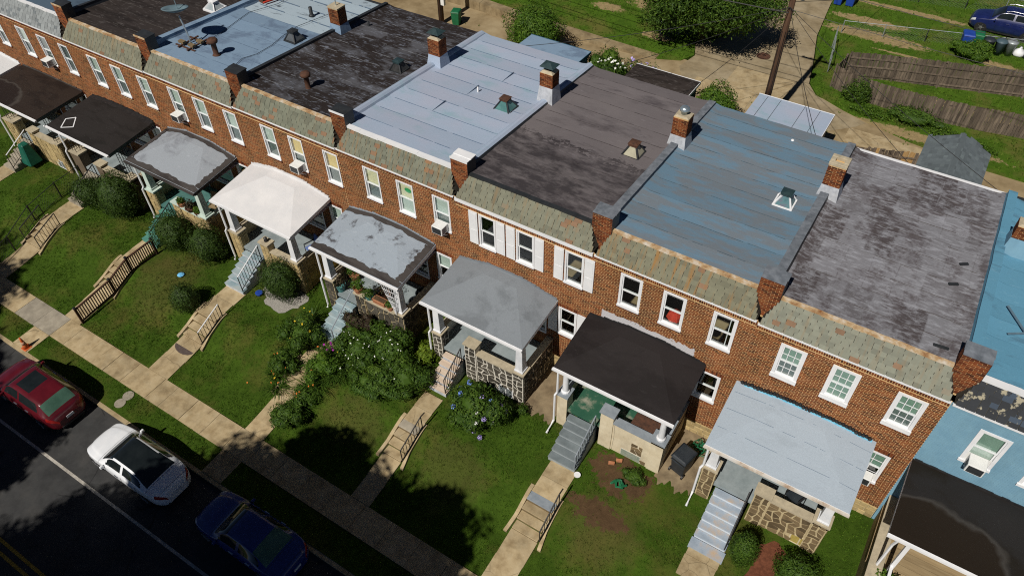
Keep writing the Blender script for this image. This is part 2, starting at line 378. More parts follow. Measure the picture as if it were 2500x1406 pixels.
STEPPALE = S('step_paint_pale_flaked', (.24, .29, .35), (.32, .37, .43), (.46, .35, .25), scale=2.0)
STEPPINK = S('step_bare_timber', (.47, .36, .27), (.60, .49, .39), scale=2, stretch=(.5, 5, 1))
GREENSTEP = S('step_paint_green', (.06, .20, .16), (.10, .26, .21), scale=2)
def glass_mat():
    m, nt, out = newmat('window_glass')
    t = nd(nt, 'ShaderNodeBsdfTransparent', {'Color': (.955, .98, .97)})
    g = nd(nt, 'ShaderNodeBsdfGlossy', {'Color': (1, 1, 1), 'Roughness': .03})
    f = nd(nt, 'ShaderNodeLayerWeight', {'Blend': .5})
    mx = nd(nt, 'ShaderNodeMixShader', {0: math_(nt, 'ADD', math_(nt, 'MULTIPLY', math_(nt, 'POWER', f.outputs[1], 3.0), .5), .045), 1: t.outputs[0], 2: g.outputs[0]})
    nt.links.new(mx.outputs[0], out.inputs[0]); return m
GLASS = glass_mat()
BLIND = S('pale_blind', (.42, .50, .46), (.52, .58, .53), scale=1.5, bump=.02)
BLINDD = S('grey_curtain', (.10, .13, .13), (.16, .19, .19), scale=3, stretch=(6, 1, .5))
BLINDY = S('yellow_blind', (.62, .42, .10), (.70, .52, .18), scale=2)
BLINDC = S('cream_blind', (.60, .57, .36), (.68, .64, .44), scale=2)
BLINDG = S('green_blind', (.16, .26, .21), (.22, .33, .27), scale=2)
RED = S('red_cloth', (.40, .03, .02), (.55, .06, .03), scale=8)
DARK = S('dark_room', (.006, .007, .008), (.012, .013, .014), scale=2)
BLUEWALL = S('blue_painted_brick', (.155, .295, .395), (.19, .345, .44), scale=2, grime=.18, bscale=30)
ACW = S('air_conditioner_case', (.66, .66, .64), (.74, .74, .72), scale=3, rough=.5)
TERRA = S('terracotta', (.33, .13, .06), (.42, .19, .10), scale=6)
WOODDK = S('dark_stained_wood', (.045, .022, .014), (.075, .036, .022), scale=4, stretch=(1, 1, 6))
TEAL = S('teal_paint', (.05, .17, .17), (.09, .24, .23), scale=3)
PALEGREEN = S('pale_green_paint', (.42, .52, .46), (.52, .60, .54), scale=3)

# ------------------------------------------------------------------ row houses
XB = {-1: 5.9, 0: 0.0, 1: -5.8, 2: -11.65, 3: -17.56, 4: -23.43, 5: -29.36, 6: -35.22, 7: -41.3, 8: -47.2, 9: -53.1}
DZ = {0: -.05, 1: -.02, 2: .05, 3: .08, 4: .09, 5: .06, 6: 0.0, 7: -.03, 8: -.03, 9: -.03}
def roofz(y, i=None): return 9.03 - .075 * (y - .5) + (DZ[i] if i is not None else .02)
CAMP = np.array(cam.location)
BM = {}
def brick_piece_mesh(mat):
    if mat.name not in BM:
        BM[mat.name] = MB().box(-.1, .1, 0, .03, -.0258, .0258).mesh('brick', mat)
    return BM[mat.name]
def brick_wall(wall, x0, x1, z0, z1, holes, singles, mat, zsolo=5.35):
    """Running-bond bricks standing 9 mm proud of the mortar; the largest in view as single bricks, the rest as one piece."""
    full, rest = [], MB()
    ch, L = .0678, .2145
    nrow = int((z1 - z0) / ch)
    for r in range(nrow):
        z = z0 + (r + .5) * ch
        x = x0 + (.0 if r % 2 else -L / 2)
        while x < x1:
            a, b = x + .0075, x + L - .0075
            x += L
            a, b = max(a, x0), min(b, x1)
            if b - a < .03: continue
            segs = [(a, b)]
            for (hx0, hx1, hz0, hz1) in holes:
                if z + .0258 < hz0 or z - .0258 > hz1: continue
                if hz1 < z + .0258:                                  # a cut course closing the gap over the opening
                    ca, cb = max(a, hx0), min(b, hx1)
                    if cb - ca > .02 and z + .0258 - hz1 > .012: rest.box(ca + .002, cb - .002, -.002, .03, hz1 + .002, z + .0258)
                ns = []
                for (p, q) in segs:
                    if q <= hx0 or p >= hx1: ns.append((p, q)); continue
                    if p < hx0 - .02: ns.append((p, hx0))
                    if q > hx1 + .02: ns.append((hx1, q))
                segs = ns
            for (p, q) in segs:
                if abs((q - p) - (L - .015)) < .004: full.append(((p + q) / 2, z))
                else: rest.box(p, q, -.0015 - random.uniform(0, .004), .03, z - .0258, z + .0258)
    if singles:
        full.sort(key=lambda c: (c[1] < zsolo, (c[0] - CAMP[0]) ** 2 + CAMP[1] ** 2 + (c[1] - CAMP[2]) ** 2))
        me = brick_piece_mesh(mat)
        for c in full[:singles]:
            piece('brick', me, wall, (c[0], -.0015 - random.uniform(0, .004), c[1]))
    for c in full[singles:]:
        rest.box(c[0] - .0995, c[0] + .0995, -.0015 - random.uniform(0, .004), .03, c[1] - .0258, c[1] + .0258)
    return rest
def face_bricks(mb, O, U, V, N, w, h, proud=.007):              # bricks over one small face (pier, chimney)
    O, U, V, N = map(Vector, (O, U, V, N)); ch, L = .0678, .2145
    for r in range(int(h / ch)):
        x = -(L / 2 if r % 2 else 0)
        while x < w:
            a, b = max(x + .005, 0), min(x + L - .005, w); x += L
            if b - a > .02:
                mb.obox(O + U * a + V * (r * ch + .005) - N * .02, U * (b - a), V * (ch - .011), N * (.02 + proud + random.uniform(-.002, .003)))
SLM = {}
def slate_mesh(w, mat):
    k = (w, mat.name)
    if k not in SLM:
        ws, t = w / 2 - .0085, .019
        c1, c2 = random.uniform(.008, .03), random.uniform(.008, .03)
        pl = [(-ws + c1, 0), (ws - c2, 0), (ws, c2), (ws, .27), (-ws, .27), (-ws, c1)]
        SLM[k] = MB().prism(pl, 0, t).mesh('slate', mat)
    return SLM[k]
def window(root, x0, x1, z0, z1, style='plain', frame=None, y=0.0, upper=BLIND, lower=BLINDD, grid=None, casing=.06, sill=.07, ac=False):
    frame = frame or TRIMW
    w = MB()
    w.box(x0, x0 + casing, y - .025, y + .14, z0 + sill, z1); w.box(x1 - casing, x1, y - .025, y + .14, z0 + sill, z1)
    w.box(x0 + casing, x1 - casing, y - .025, y + .14, z1 - casing, z1)
    w.box(x0 - .015, x1 + .015, y - .06, y + .14, z0, z0 + sill)
    o = mk('window', w, frame, root)
    ix0, ix1, iz0, iz1 = x0 + casing, x1 - casing, z0 + sill, z1 - casing
    mid = iz0 + (iz1 - iz0) * .5
    for (za, zb, yy) in ((mid - .02, iz1, y + .015), (iz0, mid + .02, y + .055)):
        s = MB(); b = .042
        s.box(ix0, ix0 + b, yy, yy + .035, za, zb); s.box(ix1 - b, ix1, yy, yy + .035, za, zb)
        s.box(ix0 + b, ix1 - b, yy, yy + .035, za, za + b); s.box(ix0 + b, ix1 - b, yy, yy + .035, zb - b, zb)
        mk('sash', s, frame, o)
        mk('pane', MB().box(ix0 + b, ix1 - b, yy + .014, yy + .020, za + b, zb - b), GLASS, o)
        if grid:
            g = MB(); nx, nz = grid
            for k in range(1, nx): xx = ix0 + (ix1 - ix0) * k / nx; g.box(xx - .011, xx + .011, yy + .004, yy + .013, za + b, zb - b)
            for k in range(1, nz): zz = za + (zb - za) * k / nz; g.box(ix0 + b, ix1 - b, yy + .002, yy + .012, zz - .011, zz + .011)
            mk('glazing_bar', g, frame, o)
    if upper: mk('blind', MB().box(ix0, ix1, y + .115, y + .125, mid, iz1), upper, o)
    if lower: mk('curtain', MB().box(ix0, ix1, y + .128, y + .137, iz0, mid), lower, o)
    return o
def rowlock(mb, x0, x1, z0, z1, proud):
    x = x0
    while x < x1 - .02:
        mb.box(x + .008, min(x + .068, x1), -proud - random.uniform(0, .006), .05, z0 + .006, z1 - .006); x += .0762
def mono_wall(mb, x0, x1, z0, z1, holes, y=.002):               # mortar bed with real openings and their reveals
    xs = sorted({x0, x1, *[min(max(h[0], x0), x1) for h in holes], *[min(max(h[1], x0), x1) for h in holes]}); zs = sorted({z0, z1, *[h[2] for h in holes], *[h[3] for h in holes]})
    for a, b in zip(xs, xs[1:]):
        for c, d in zip(zs, zs[1:]):
            if any(h[0] - 1e-6 <= a and b <= h[1] + 1e-6 and h[2] - 1e-6 <= c and d <= h[3] + 1e-6 for h in holes): continue
            mb.poly([(a, y, c), (b, y, c), (b, y, d), (a, y, d)])
    for (a, b, c, d) in holes:
        for q in (((a, c), (a, d)), ((b, d), (b, c)), ((a, d), (b, d)), ((b, c), (a, c))):
            (p, r), (s, t) = q; mb.poly([(p, y, r), (p, .2, r), (s, .2, t), (s, y, t)])

FLASH = {0: TRIMW, 1: RUSTY, 2: RUSTY, 3: DARKMETAL, 4: TRIMW, 5: RUSTY, 6: RUSTY, 7: RUSTY, 8: TRIMW, 9: TRIMW}
WREL = {0: [(1.0, 1.86), (2.62, 3.48), (4.3, 5.16)], 1: [(.89, 1.73), (2.53, 3.39), (4.47, 5.33)], 2: [(1.07, 1.91), (2.67, 3.51), (4.45, 5.29)],
        3: [(1.04, 1.80), (2.71, 3.49), (4.78, 5.56)], 4: [(1.28, 2.10), (2.99, 3.82), (4.76, 5.57)], 5: [(1.47, 2.27), (3.10, 3.90), (5.06, 5.86)],
        6: [(1.35, 2.15), (3.04, 3.84), (5.02, 5.82)], 7: [(1.49, 2.29), (3.28, 4.08), (5.22, 6.02)], 8: [(1.48, 2.28), (3.28, 4.08), (5.1, 5.85)], 9: [(1.48, 2.28), (3.28, 4.08), (5.1, 5.85)]}
WZ = {0: (5.93, 7.56), 1: (6.06, 7.70), 2: (6.24, 7.88), 3: (6.24, 7.86), 4: (6.24, 7.88), 5: (6.20, 7.85), 6: (6.15, 7.80), 7: (6.05, 7.70), 8: (6.03, 7.67), 9: (6.03, 7.67)}
HL = {0: 'blue painted row house with black tarred mansard and bright blue roof',
      1: 'brick row house with mottled grey roof and pale blue porch roof',
      2: 'brick row house with slate blue roof, rust streaked slates and black porch roof',
      3: 'brick row house with white shutters and purple grey roof',
      4: 'brick row house with pale seamed roof and scuffed grey porch roof full of potted plants',
      5: 'brick row house with patched tar roof and clean white porch roof',
      6: 'brick row house with grey blue roof carrying a satellite dish',
      7: 'brick row house with dark brown roof and black porch roof marked with a white diamond',
      8: 'brick row house with grey slate mansard and brown black porch roof',
      9: 'end brick row house with dirty white porch roof, mostly out of frame'}
SINGLES = {1: 300, 2: 300, 3: 300, 4: 300}
HOUSE = {}
def parapet(root, i, mat, w=.30, roundtop=False, side=None):
    x = XB[i]; h0, h1, ya, yb = 9.27, 8.50, .95, 10.65
    n = 14; mb = MB()
    prof = [(-w / 2 - .08, -.42), (-w / 2, -.1), (-w / 2, 0), (w / 2, 0), (w / 2, -.1), (w / 2 + .08, -.42)] if not roundtop else \
           [(-.30, -.42), (-.21, -.16), (-.15, -.03), (-.05, .03), (.06, .03), (.16, -.03), (.22, -.15), (.34, -.42)]
    rows = []
    for k in range(n + 1):
        y = ya + (yb - ya) * k / n; z = h0 + (h1 - h0) * k / n
        j = random.uniform(-.012, .012); rows.append([(x + p + j, y, z + q + j) for p, q in prof])
    for a, b in zip(rows, rows[1:]):
        for k in range(len(prof) - 1): mb.poly([a[k], a[k + 1], b[k + 1], b[k]])
    mb.poly(rows[0][::-1]); mb.poly(rows[-1])
    o = mk('parapet', mb, mat, root, smooth=roundtop)
    if side:  # dark strip: shade along the parapet's right side, put into colour
        s = MB()
        for a, b in zip(rows, rows[1:]):
            for q in (-3, -2):
                d = .006
                P = [(a[q][0] + d, a[q][1], a[q][2]), (a[q + 1][0] + d, a[q + 1][1], a[q + 1][2]), (b[q + 1][0] + d, b[q + 1][1], b[q + 1][2]), (b[q][0] + d, b[q][1], b[q][2])]
                s.poly(P)
        mk('flashing_or_shade', s, side, o)
    return o
def chimney(root, x, y0, ztop, base, cap='flat', brick_h=.78, w=.60, d=.55):
    zr = roofz(y0) - .12; bz = ztop - brick_h
    mb = MB().box(x - w / 2, x + w / 2, y0, y0 + d, bz, ztop)
    o = mk('chimney', mb, MORTAR, root)
    b = MB()
    face_bricks(b, (x - w / 2, y0, bz), (1, 0, 0), (0, 0, 1), (0, -1, 0), w, brick_h)
    face_bricks(b, (x + w / 2, y0, bz), (0, 1, 0), (0, 0, 1), (1, 0, 0), d, brick_h)
    face_bricks(b, (x - w / 2, y0 + d, bz), (0, -1, 0), (0, 0, 1), (-1, 0, 0), d, brick_h)
    face_bricks(b, (x + w / 2, y0 + d, bz), (-1, 0, 0), (0, 0, 1), (0, 1, 0), w, brick_h)
    mk('brick_courses', b, BRICKC, o, kind='stuff')
    f = MB().frus(x - w / 2 - .10, x + w / 2 + .10, y0 - .14, y0 + d + .1, zr, x - w / 2 - .014, x + w / 2 + .014, y0 - .014, y0 + d + .014, bz)
    mk('stucco_base', f, base, o)
    cx, cy = x, y0 + d / 2
    if cap == 'flat':
        mk('mortar_crown', MB().frus(x - w / 2, x + w / 2, y0, y0 + d, ztop, x - .2, x + .2, cy - .2, cy + .2, ztop + .09), CAPTAN, o)
        mk('flue', MB().tube([(cx, cy, ztop + .05), (cx, cy, ztop + .26)], .12, 10), RUST, o)
        mk('rain_cap', MB().frus(cx - .33, cx + .33, cy - .3, cy + .3, ztop + .26, cx - .05, cx + .05, cy - .05, cy + .05, ztop + .40), TEALMETAL, o)
    elif cap == 'round':
        mk('mortar_crown', MB().frus(x - w / 2, x + w / 2, y0, y0 + d, ztop, x - .2, x + .2, cy - .2, cy + .2, ztop + .05), CAPTAN, o)
        mk('flue', MB().lathe((cx, cy, ztop), [(.12, .0), (.12, .18), (.19, .2), (.19, .30), (.12, .36), (.04, .38)], 14), STEEL, o, smooth=True)
    elif cap == 'open':
        c = MB(); t = .15
        c.box(x - w / 2 - .02, x + w / 2 + .02, y0 - .02, y0 + t, ztop, ztop + .13); c.box(x - w / 2 - .02, x + w / 2 + .02, y0 + d - t, y0 + d + .02, ztop, ztop + .13)
        c.box(x - w / 2 - .02, x - w / 2 + t, y0 + t, y0 + d - t, ztop, ztop + .13); c.box(x + w / 2 - t, x + w / 2 + .02, y0 + t, y0 + d - t, ztop, ztop + .13)
        mk('chimney_cap', c, CAPTAN, o, bevel=.01)
    elif cap == 'plain':
        mk('chimney_cap', MB().box(x - w / 2 - .02, x + w / 2 + .02, y0 - .02, y0 + d + .02, ztop, ztop + .05), CAPTAN, o)
        mk('antenna', MB().tube([(x, cy, ztop), (x, cy, ztop + .5)], .025, 6), STEEL, o)
    return o
def skylight(root, x, y, w=.62, paneM=GLASS, frameM=DARKMETAL, capM=RUST, tall=.42):
    z = roofz(y + w / 2); b, t = w / 2 + .02, .13; cx, cy = x + w / 2, y + w / 2
    o = mk('skylight', MB().box(x - .05, x + w + .05, y - .05, y + w + .05, z - .08, z + .07), frameM, root)
    p = MB().frus(cx - b + .03, cx + b - .03, cy - b + .03, cy + b - .03, z + .07, cx - t, cx + t, cy - t, cy + t, z + tall)
    mk('pane', p, paneM, o)
    fr = MB()
    for sx in (-1, 1):
        for sy in (-1, 1): fr.bar((cx + sx * b, cy + sy * b, z + .06), (cx + sx * t, cy + sy * t, z + tall), .05, .05)
    for s in (-1, 1):
        fr.bar((cx - b, cy + s * b, z + .07), (cx + b, cy + s * b, z + .07), .05, .05); fr.bar((cx + s * b, cy - b, z + .07), (cx + s * b, cy + b, z + .07), .05, .05)
    mk('skylight_frame', fr, frameM, o)
    mk('vent_cap', MB().box(cx - t - .05, cx + t + .05, cy - t - .05, cy + t + .05, z + tall, z + tall + .09).frus(cx - t - .08, cx + t + .08, cy - t - .08, cy + t + .08, z + tall + .09, cx - .05, cx + .05, cy - .05, cy + .05, z + tall + .13), capM, o)
    return o
def vent_pipe(root, x, y, h, r, mat, mushroom=False, patch=None):
    z = roofz(y) - .03
    pr = [(r * 1.8, 0), (r * 1.3, .06), (r, .1), (r, h)] + ([(r * 1.9, h + .02), (r * 2.1, h + .12), (r * 1.6, h + .2), (r * .5, h + .22)] if mushroom else [(r * .9, h + .005)])
    o = mk('vent_pipe', MB().lathe((x, y, z), pr, 14), mat, root, smooth=True)
    if patch: mk('patch', MB().lathe((x, y, z + .032), [(.26, 0), (.24, .01)], 9), patch, o)
    return o
def house(i):
    x0, x1 = XB[i], XB[i - 1]; painted = i == 0
    root = thing('row_house', HL[i], 'house', ((x0 + x1) / 2, 0, 1.0), 'row houses along the street'); HOUSE[i] = root
    wz0, wz1 = WZ[i]
    holes = [(x0 + a, x0 + b, wz0, wz1) for a, b in WREL[i]]
    g0, g1 = (x0 + 4.42, x0 + 5.28) if i < 3 else (x0 + 4.62, x0 + 5.42)
    gz = (2.98, 4.62) if i < 2 else (3.25, 4.80)
    if i == 0: gz, (g0, g1) = (3.0, 4.6), (3.6, 4.5)
    holes.append((g0, g1, *gz))
    door = (x0 + .85, x0 + 1.8, 2.12, 4.25); big = (x0 + 2.5, x0 + 4.1, 2.9, 4.4) if i else (x0 + 2.3, x0 + 3.2, 2.9, 4.4)
    holes += [door, big]
    sold = 8.19 + DZ[i] - (.065 if i != 3 else .15)
    bm, mm = (BRICK2, MORTAR2) if i == 2 else (BRICK, MORTAR)
    if painted: bm = mm = BLUEWALL
    wb = MB(); mono_wall(wb, x0, x1, 1.72, 8.19 + DZ[i], holes)
    wall = mk('front_wall', wb, mm, root)
    rest = brick_wall(wall, x0 + (.0 if i else .02), x1, 1.75, sold - .215, [(h[0], h[1], h[2] - .11, h[3]) for h in holes[:4]] + [door, big], SINGLES.get(i, 0), bm)
    if not painted:
        rowlock(rest, x0, x1, sold - .215, sold, .004)
        for h in holes[:4]:
            rowlock(rest, h[0] - .02, h[1] + .02, h[2] - .105, h[2] - .005, .035)
        rowlock(rest, holes[3][0] - .05, holes[3][1] + .05, holes[3][3] + .005, holes[3][3] + .2, .007)
    mk('brick_courses', rest, bm, wall, kind='stuff')
    # windows
    for k, (a, b) in enumerate(WREL[i]):
        st = dict(upper=BLIND, lower=BLINDD)
        if i == 0: st = dict(upper=BLINDG, lower=BLIND, casing=.1, sill=.1)
        if i == 1: st = dict(upper=BLINDG, lower=BLINDG if k == 1 else BLINDD, grid=(3, 2), casing=.105, sill=.17)
        if i == 2: st = dict(upper=None, lower=None, casing=.085, sill=.09)
        if i == 3: st = dict(upper=None, lower=None, casing=.07, sill=.08)
        if i == 4 and k < 2: st = dict(upper=BLINDC, lower=BLINDD if k == 0 else BLIND)
        if i == 5 and k >= 1: st = dict(upper=BLINDY, lower=BLINDD)
        if i == 7 and k == 0: st = dict(upper=BLIND, lower=BLINDD)
        if i == 8: st = dict(upper=BLINDD if k else BLIND, lower=BLINDD)
        wo_ = window(root, x0 + a, x0 + b, wz0, wz1, **st)
        if i == 2 and k == 1: mk('cloth_bundle', MB().lathe((x0 + (a + b) / 2, .42, wz0 + .06), [(.10, 0), (.30, .06), (.26, .22), (.10, .34), (.02, .36)], 7), RED, wo_)
        if i == 2 and k == 2:
            cx_ = x0 + b - .25
            mk('curtain', MB().box(cx_ - .015, cx_ + .015, .10, .12, wz0 + .1, wz1 - .1), TRIMW, wo_)
        if i == 4 and k == 1:
            d = MB(); zc = wz1 - .45; xc = x0 + (a + b) / 2 + .04
            d.poly([(xc + .17 * math.cos(t * .5236), .109, zc + .12 * math.sin(t * .5236)) for t in range(12)])
            mk('sticker', d, S('green_sticker', (.02, .28, .08), (.03, .36, .12), scale=6), wo_)
        if i == 3:
            for sx0, sx1 in ((x0 + a - .43, x0 + a - .04), (x0 + b + .03, x0 + b + .42)):
                s = MB().box(sx0, sx1, -.05, -.012, wz0 + .05, wz1 + .03)
                for zz0, zz1 in ((wz0 + .12, wz0 + .75), (wz0 + .85, wz1 - .05)): s.box(sx0 + .06, sx1 - .06, -.058, -.05, zz0, zz1)
                mk('shutter', s, TRIMW, root)
    if i < 9:
        stg = dict(upper=BLINDG if i == 1 else (BLIND if i in (4, 5) else None), lower=None, grid=(2, 2) if i == 1 else None, casing=.08, sill=.1)
        window(root, g0, g1, *gz, **stg)
        if i == 3:
            for sx0, sx1 in ((g0 - .43, g0 - .04), (g1 + .03, g1 + .42)):
                mk('shutter', MB().box(sx0, sx1, -.05, -.012, gz[0] + .05, gz[1] + .03), TRIMW, root)
    window(root, big[0], big[1], big[2], big[3], upper=None, lower=None)
    dm = {5: WOODDK, 3: WHITE, 6: WOODDK}.get(i, WOODDK)
    dd = mk('door', MB().box(door[0] + .05, door[1] - .05, .1, .15, door[2], door[3] - .05), dm, root)
    mk('door_frame', MB().box(door[0], door[0] + .05, -.02, .16, door[2], door[3]).box(door[1] - .05, door[1], -.02, .16, door[2], door[3]).box(door[0] + .05, door[1] - .05, -.02, .16, door[3] - .05, door[3]), WHITE, dd)
    mk('handle', MB().tube([(door[0] + .14, .02, 3.1), (door[0] + .14, .1, 3.1)], .03, 8), STEEL, dd)
    # foundation
    fo = mk('foundation', MB().box(x0 + .01, x1 - .01, .012, .3, .3, 1.74), JOINTT if not painted else BLUEWALL, root)
    if not painted and i < 6:
        for r in range(3):
            x = x0 + 4.45
            while x < x1 - .1:
                w = random.uniform(.25, .5); w = min(w, x1 - .02 - x)
                if w > .1: mk('stone', MB().box(x + .012, x + w - .012, -.014 - random.uniform(0, .012), .02, 1.0 + r * .24 + .012, 1.0 + (r + 1) * .24 - .012), STONE_T, fo, bevel=.012)
                x += w
    # rear and end walls
    mk('rear_wall', MB().box(x0 + .01, x1 - .01, 10.42, 10.6, .2, 8.22), BRICK if not painted else BLUEWALL, root)
    for xx, use in ((x1, i == 0), (x0, i == 9)):
        if use: mk('end_wall', MB().box(xx - .1, xx + .1, .02, 10.6, .2, 8.1).box(xx - .1, xx + .1, .9, 10.6, 8.1, 8.2), bm, root)
    # mansard: a leaning trapezoid of slates between the brick piers
    tb, tt = .05, .42
    yb_, yt_, zb_, zt_ = -.05, .50, 8.19 + DZ[i], 9.03 + DZ[i]
    mz = MB()
    A = [(x0 + tb, yb_, zb_), (x1 - tb, yb_, zb_), (x1 - tt, yt_, zt_), (x0 + tt, yt_, zt_)]
    Bk = [(x0 + tb, .62, zb_), (x1 - tb, .62, zb_), (x1 - tt, .62, zt_), (x0 + tt, .62, zt_)]
    mz.poly(A); mz.poly([A[3], A[2], Bk[2], Bk[3]]); mz.poly([A[1], A[0], Bk[0], Bk[1]]); mz.poly([A[0], A[3], Bk[3], Bk[0]]); mz.poly([A[2], A[1], Bk[1], Bk[2]]); mz.poly(Bk[::-1])
    man = mk('mansard', mz, CHEEK, root)
    u = Vector((0, yt_ - yb_, zt_ - zb_)); Ls = u.length; u /= Ls; nrm = Vector((0, -u.z, u.y)); ang = math.atan2(u.z, u.y)
    nr = 6; ex = (Ls - .03) / nr
    for r in range(nr):
        s = r * ex; t0 = tb + (tt - tb) * (s + .06) / Ls
        xa, xb = x0 + t0 + .01, x1 - t0 - .01
        x = xa - random.uniform(0, .15)
        while x < xb - .03:
            w = random.choice((.22, .25, .28, .31)); a, b = max(x, xa), min(x + w, xb); x += w
            if b - a < .06: continue
            sc = (b - a) / w
            p = Vector(((a + b) / 2, yb_, zb_)) + u * (s - .02 + random.uniform(-.006, .006)) + nrm * .012
            piece('slate', slate_mesh(w, SLATE[i]), man, p, (ang - R(2.6), 0, random.uniform(-.006, .006)), (sc, .80 if r == nr - 1 else .92, 1))
    mk('eave_trim', MB().box(x0 + .03, x1 - .03, -.088, -.035, zb_ - .06 if i != 3 else zb_ - .15, zb_ + .012).box(x0 + .03, x1 - .03, -.035, .01, zb_ - .04, zb_ - .01), TRIMW, root)
    fl = MB(); n = 16; hw = .07 if i in (4, 0) else .045
    for k in range(n):
        a, b = x0 + tt - .03 + (x1 - x0 - 2 * tt + .06) * k / n, x0 + tt - .03 + (x1 - x0 - 2 * tt + .06) * (k + 1) / n
        j = random.uniform(-.008, .008); fl.box(a, b, yt_ - .055 - (.03 if i in (4, 0) else 0) + j, yt_ + .10, zt_ - .03 + j, zt_ + hw + j)
    mk('flashing_or_shade', fl, FLASH[i], root)
    # flat roof laid in overlapping sheets, falling to the rear
    deck = MB().box(x0 + .02, x1 - .02, .55, 10.5, 8.0, 8.05)
    dk = mk('roof', deck, ROOF[i], root)
    ys = [.54 + .94 * k for k in range(11)] + [10.68]
    for k, (a, b) in enumerate(zip(ys, ys[1:])):
        m_ = ROOF[i] if not (i == 6 and a > 5.9) else PALE_REAR
        nx, ny = 14, 3; mb = MB(); bidx = 0
        for q in range(ny + 1):
            for p in range(nx + 1):
                xx = x0 + .02 + (x1 - x0 - .04) * p / nx; yy = a + (b + .05 - a) * q / ny
                e = min(p, nx - p)
                zz = roofz(yy, i) + .012 * (1 - q / ny) + random.uniform(-.006, .006) + (.09 if e == 0 else .0)
                if i == 6 and a > 5.9: zz -= .05
                mb.v.append((xx, yy + (random.uniform(-.012, .012) if q in (0, ny) else 0), zz - (.0 if q else .0)))
        for q in range(ny):
            for p in range(nx):
                c = q * (nx + 1) + p; mb.f.append((c, c + 1, c + nx + 2, c + nx + 1))
        sh = mk('roof_sheet', mb, m_, dk, smooth=True)
    if i == 4:
        tar = MB()
        for yy in ys[1:-1]:
            x = x0 + .45
            while x < x1 - .4:
                L = random.uniform(.5, 2.2); b = min(x + L, x1 - .3)
                tar.box(x, b, yy - .006, yy + random.uniform(.003, .009), roofz(yy, i) - .01, roofz(yy, i) + .021); x = b + random.choice((0, .02, .1, .3))
        for xx, ya in ((x0 + 2.4, 3.36), (x0 + 3.4, 7.12), (x0 + 2.8, 5.24)):
            tar.box(xx - .01, xx + .01, ya, ya + .94, roofz(ya + .94, i) - .01, roofz(ya + .5, i) + .05)
        mk('tar_seam', tar, SEAM[6], dk, kind='stuff')
    elif i in (1, 2, 3, 5, 6, 7):                               # laps sealed with narrow lines of tar
        tar = MB()
        for yy in ys[1:-1]:
            x = x0 + .4
            while x < x1 - .4:
                L = random.uniform(.2, 1.1); b = min(x + L, x1 - .3); q = random.uniform(-.012, .012)
                tar.box(x, b, yy - .006 + q, yy + .006 + q, roofz(yy, i) - .02, roofz(yy, i) + .016); x = b + random.choice((.03, .15, .5, .9))
        mk('tar_seam', tar, SEAM[i], dk, kind='stuff')
    mk('rear_gutter', MB().box(x0 + .02, x1 - .02, 10.66, 10.78, 8.16, 8.27), TRIMW if i in (3, 1) else DARKMETAL, root)
    # brick firewall pier at the left end, parapet behind it
    pw = .37; zp = 9.66
    pier = mk('pier', MB().box(x0 - pw, x0 + pw, .40, .92, 8.02, zp), MORTAR, root)
    pb = MB(); face_bricks(pb, (x0 - pw, .40, 8.1), (1, 0, 0), (0, 0, 1), (0, -1, 0), 2 * pw, zp - 8.1)
    face_bricks(pb, (x0 - pw, .92, 8.1), (0, -1, 0), (0, 0, 1), (-1, 0, 0), .52, zp - 8.1)
    mk('brick_courses', pb, BRICK, pier, kind='stuff')
    mk('flashing_or_shade', MB().box(x0 + pw + .001, x0 + pw + .012, .39, .93, 8.4, zp + .002), DARKMETAL, pier)  # no real flashing: dark sheet paints the shade on the pier's right face
    capm = {4: DARKMETAL, 3: TRIMW, 2: COPING, 1: COPING, 0: COPING}.get(i, DARKMETAL)
    cp = MB().box(x0 - pw - .02, x0 + pw + .03, .62, .96, zp + .002, zp + .05).box(x0 - pw - .01, x0 + pw + .01, .385, .62, zp + .002, zp + .03)
    mk('coping', cp, capm, pier)
    if i in (3, 4, 6, 7): mk('coping_edge', MB().box(x0 - pw - .02, x0 + pw + .02, .375, .40, zp - .035, zp + .05), {3: TRIMW, 4: TRIMW}.get(i, RUSTY), pier)
    PM = {0: ROOF[0], 1: COPING, 2: COPING, 3: ROOF[4], 4: ROOF[4], 5: DARKMETAL, 6: ROOF[6], 7: DARKMETAL, 8: ROOF[8], 9: ROOF[8]}
    parapet(root, i, PM[i], .3 if i not in (5, 7) else .18, i in (4, 3), {3: DARKMETAL, 1: DARKMETAL}.get(i))
for i in range(10): house(i)
chimney(HOUSE[0], XB[0] + .45, 7.0, 9.65, BLUEWALL, 'round', .5)
chimney(HOUSE[1], XB[1] + .10, 6.65, 9.95, STUCCO, 'open', .85)
chimney(HOUSE[2], XB[2] + .06, 6.65, 9.93, STUCCO, 'round', .80)
chimney(HOUSE[3], XB[3] + .02, 6.65, 10.0, STUCCO, 'flat', .62)
chimney(HOUSE[4], XB[4] + .12, 6.65, 9.92, ROOF[4], 'flat', .75)
chimney(HOUSE[5], XB[5] + .10, 6.75, 9.82, ROOF[6], 'plain', .78)
chimney(HOUSE[6], XB[6] + .10, 7.4, 9.6, RUST, 'plain', .5)
skylight(HOUSE[1 + 1], -7.18, 5.08, .62, S('skylight_violet_glass', (.06, .13, .15), (.10, .19, .21), (.20, .04, .12), scale=2.2, rough=.25), TRIMW, TEALMETAL, .46)
skylight(HOUSE[3], -13.1, 4.9, .66, S('skylight_cream_glass', (.34, .32, .24), (.42, .40, .30), rough=.25), DARKMETAL, RUST, .46)
skylight(HOUSE[4], -19.05, 4.96, .72, S('skylight_teal_glass', (.05, .13, .13), (.10, .22, .21), rough=.2), DARKMETAL, RUST, .46)
skylight(HOUSE[5], -24.75, 5.2, .6, S('skylight_black_glass', (.02, .02, .02), (.05, .05, .05), rough=.3), DARKMETAL, TEALMETAL, .4)
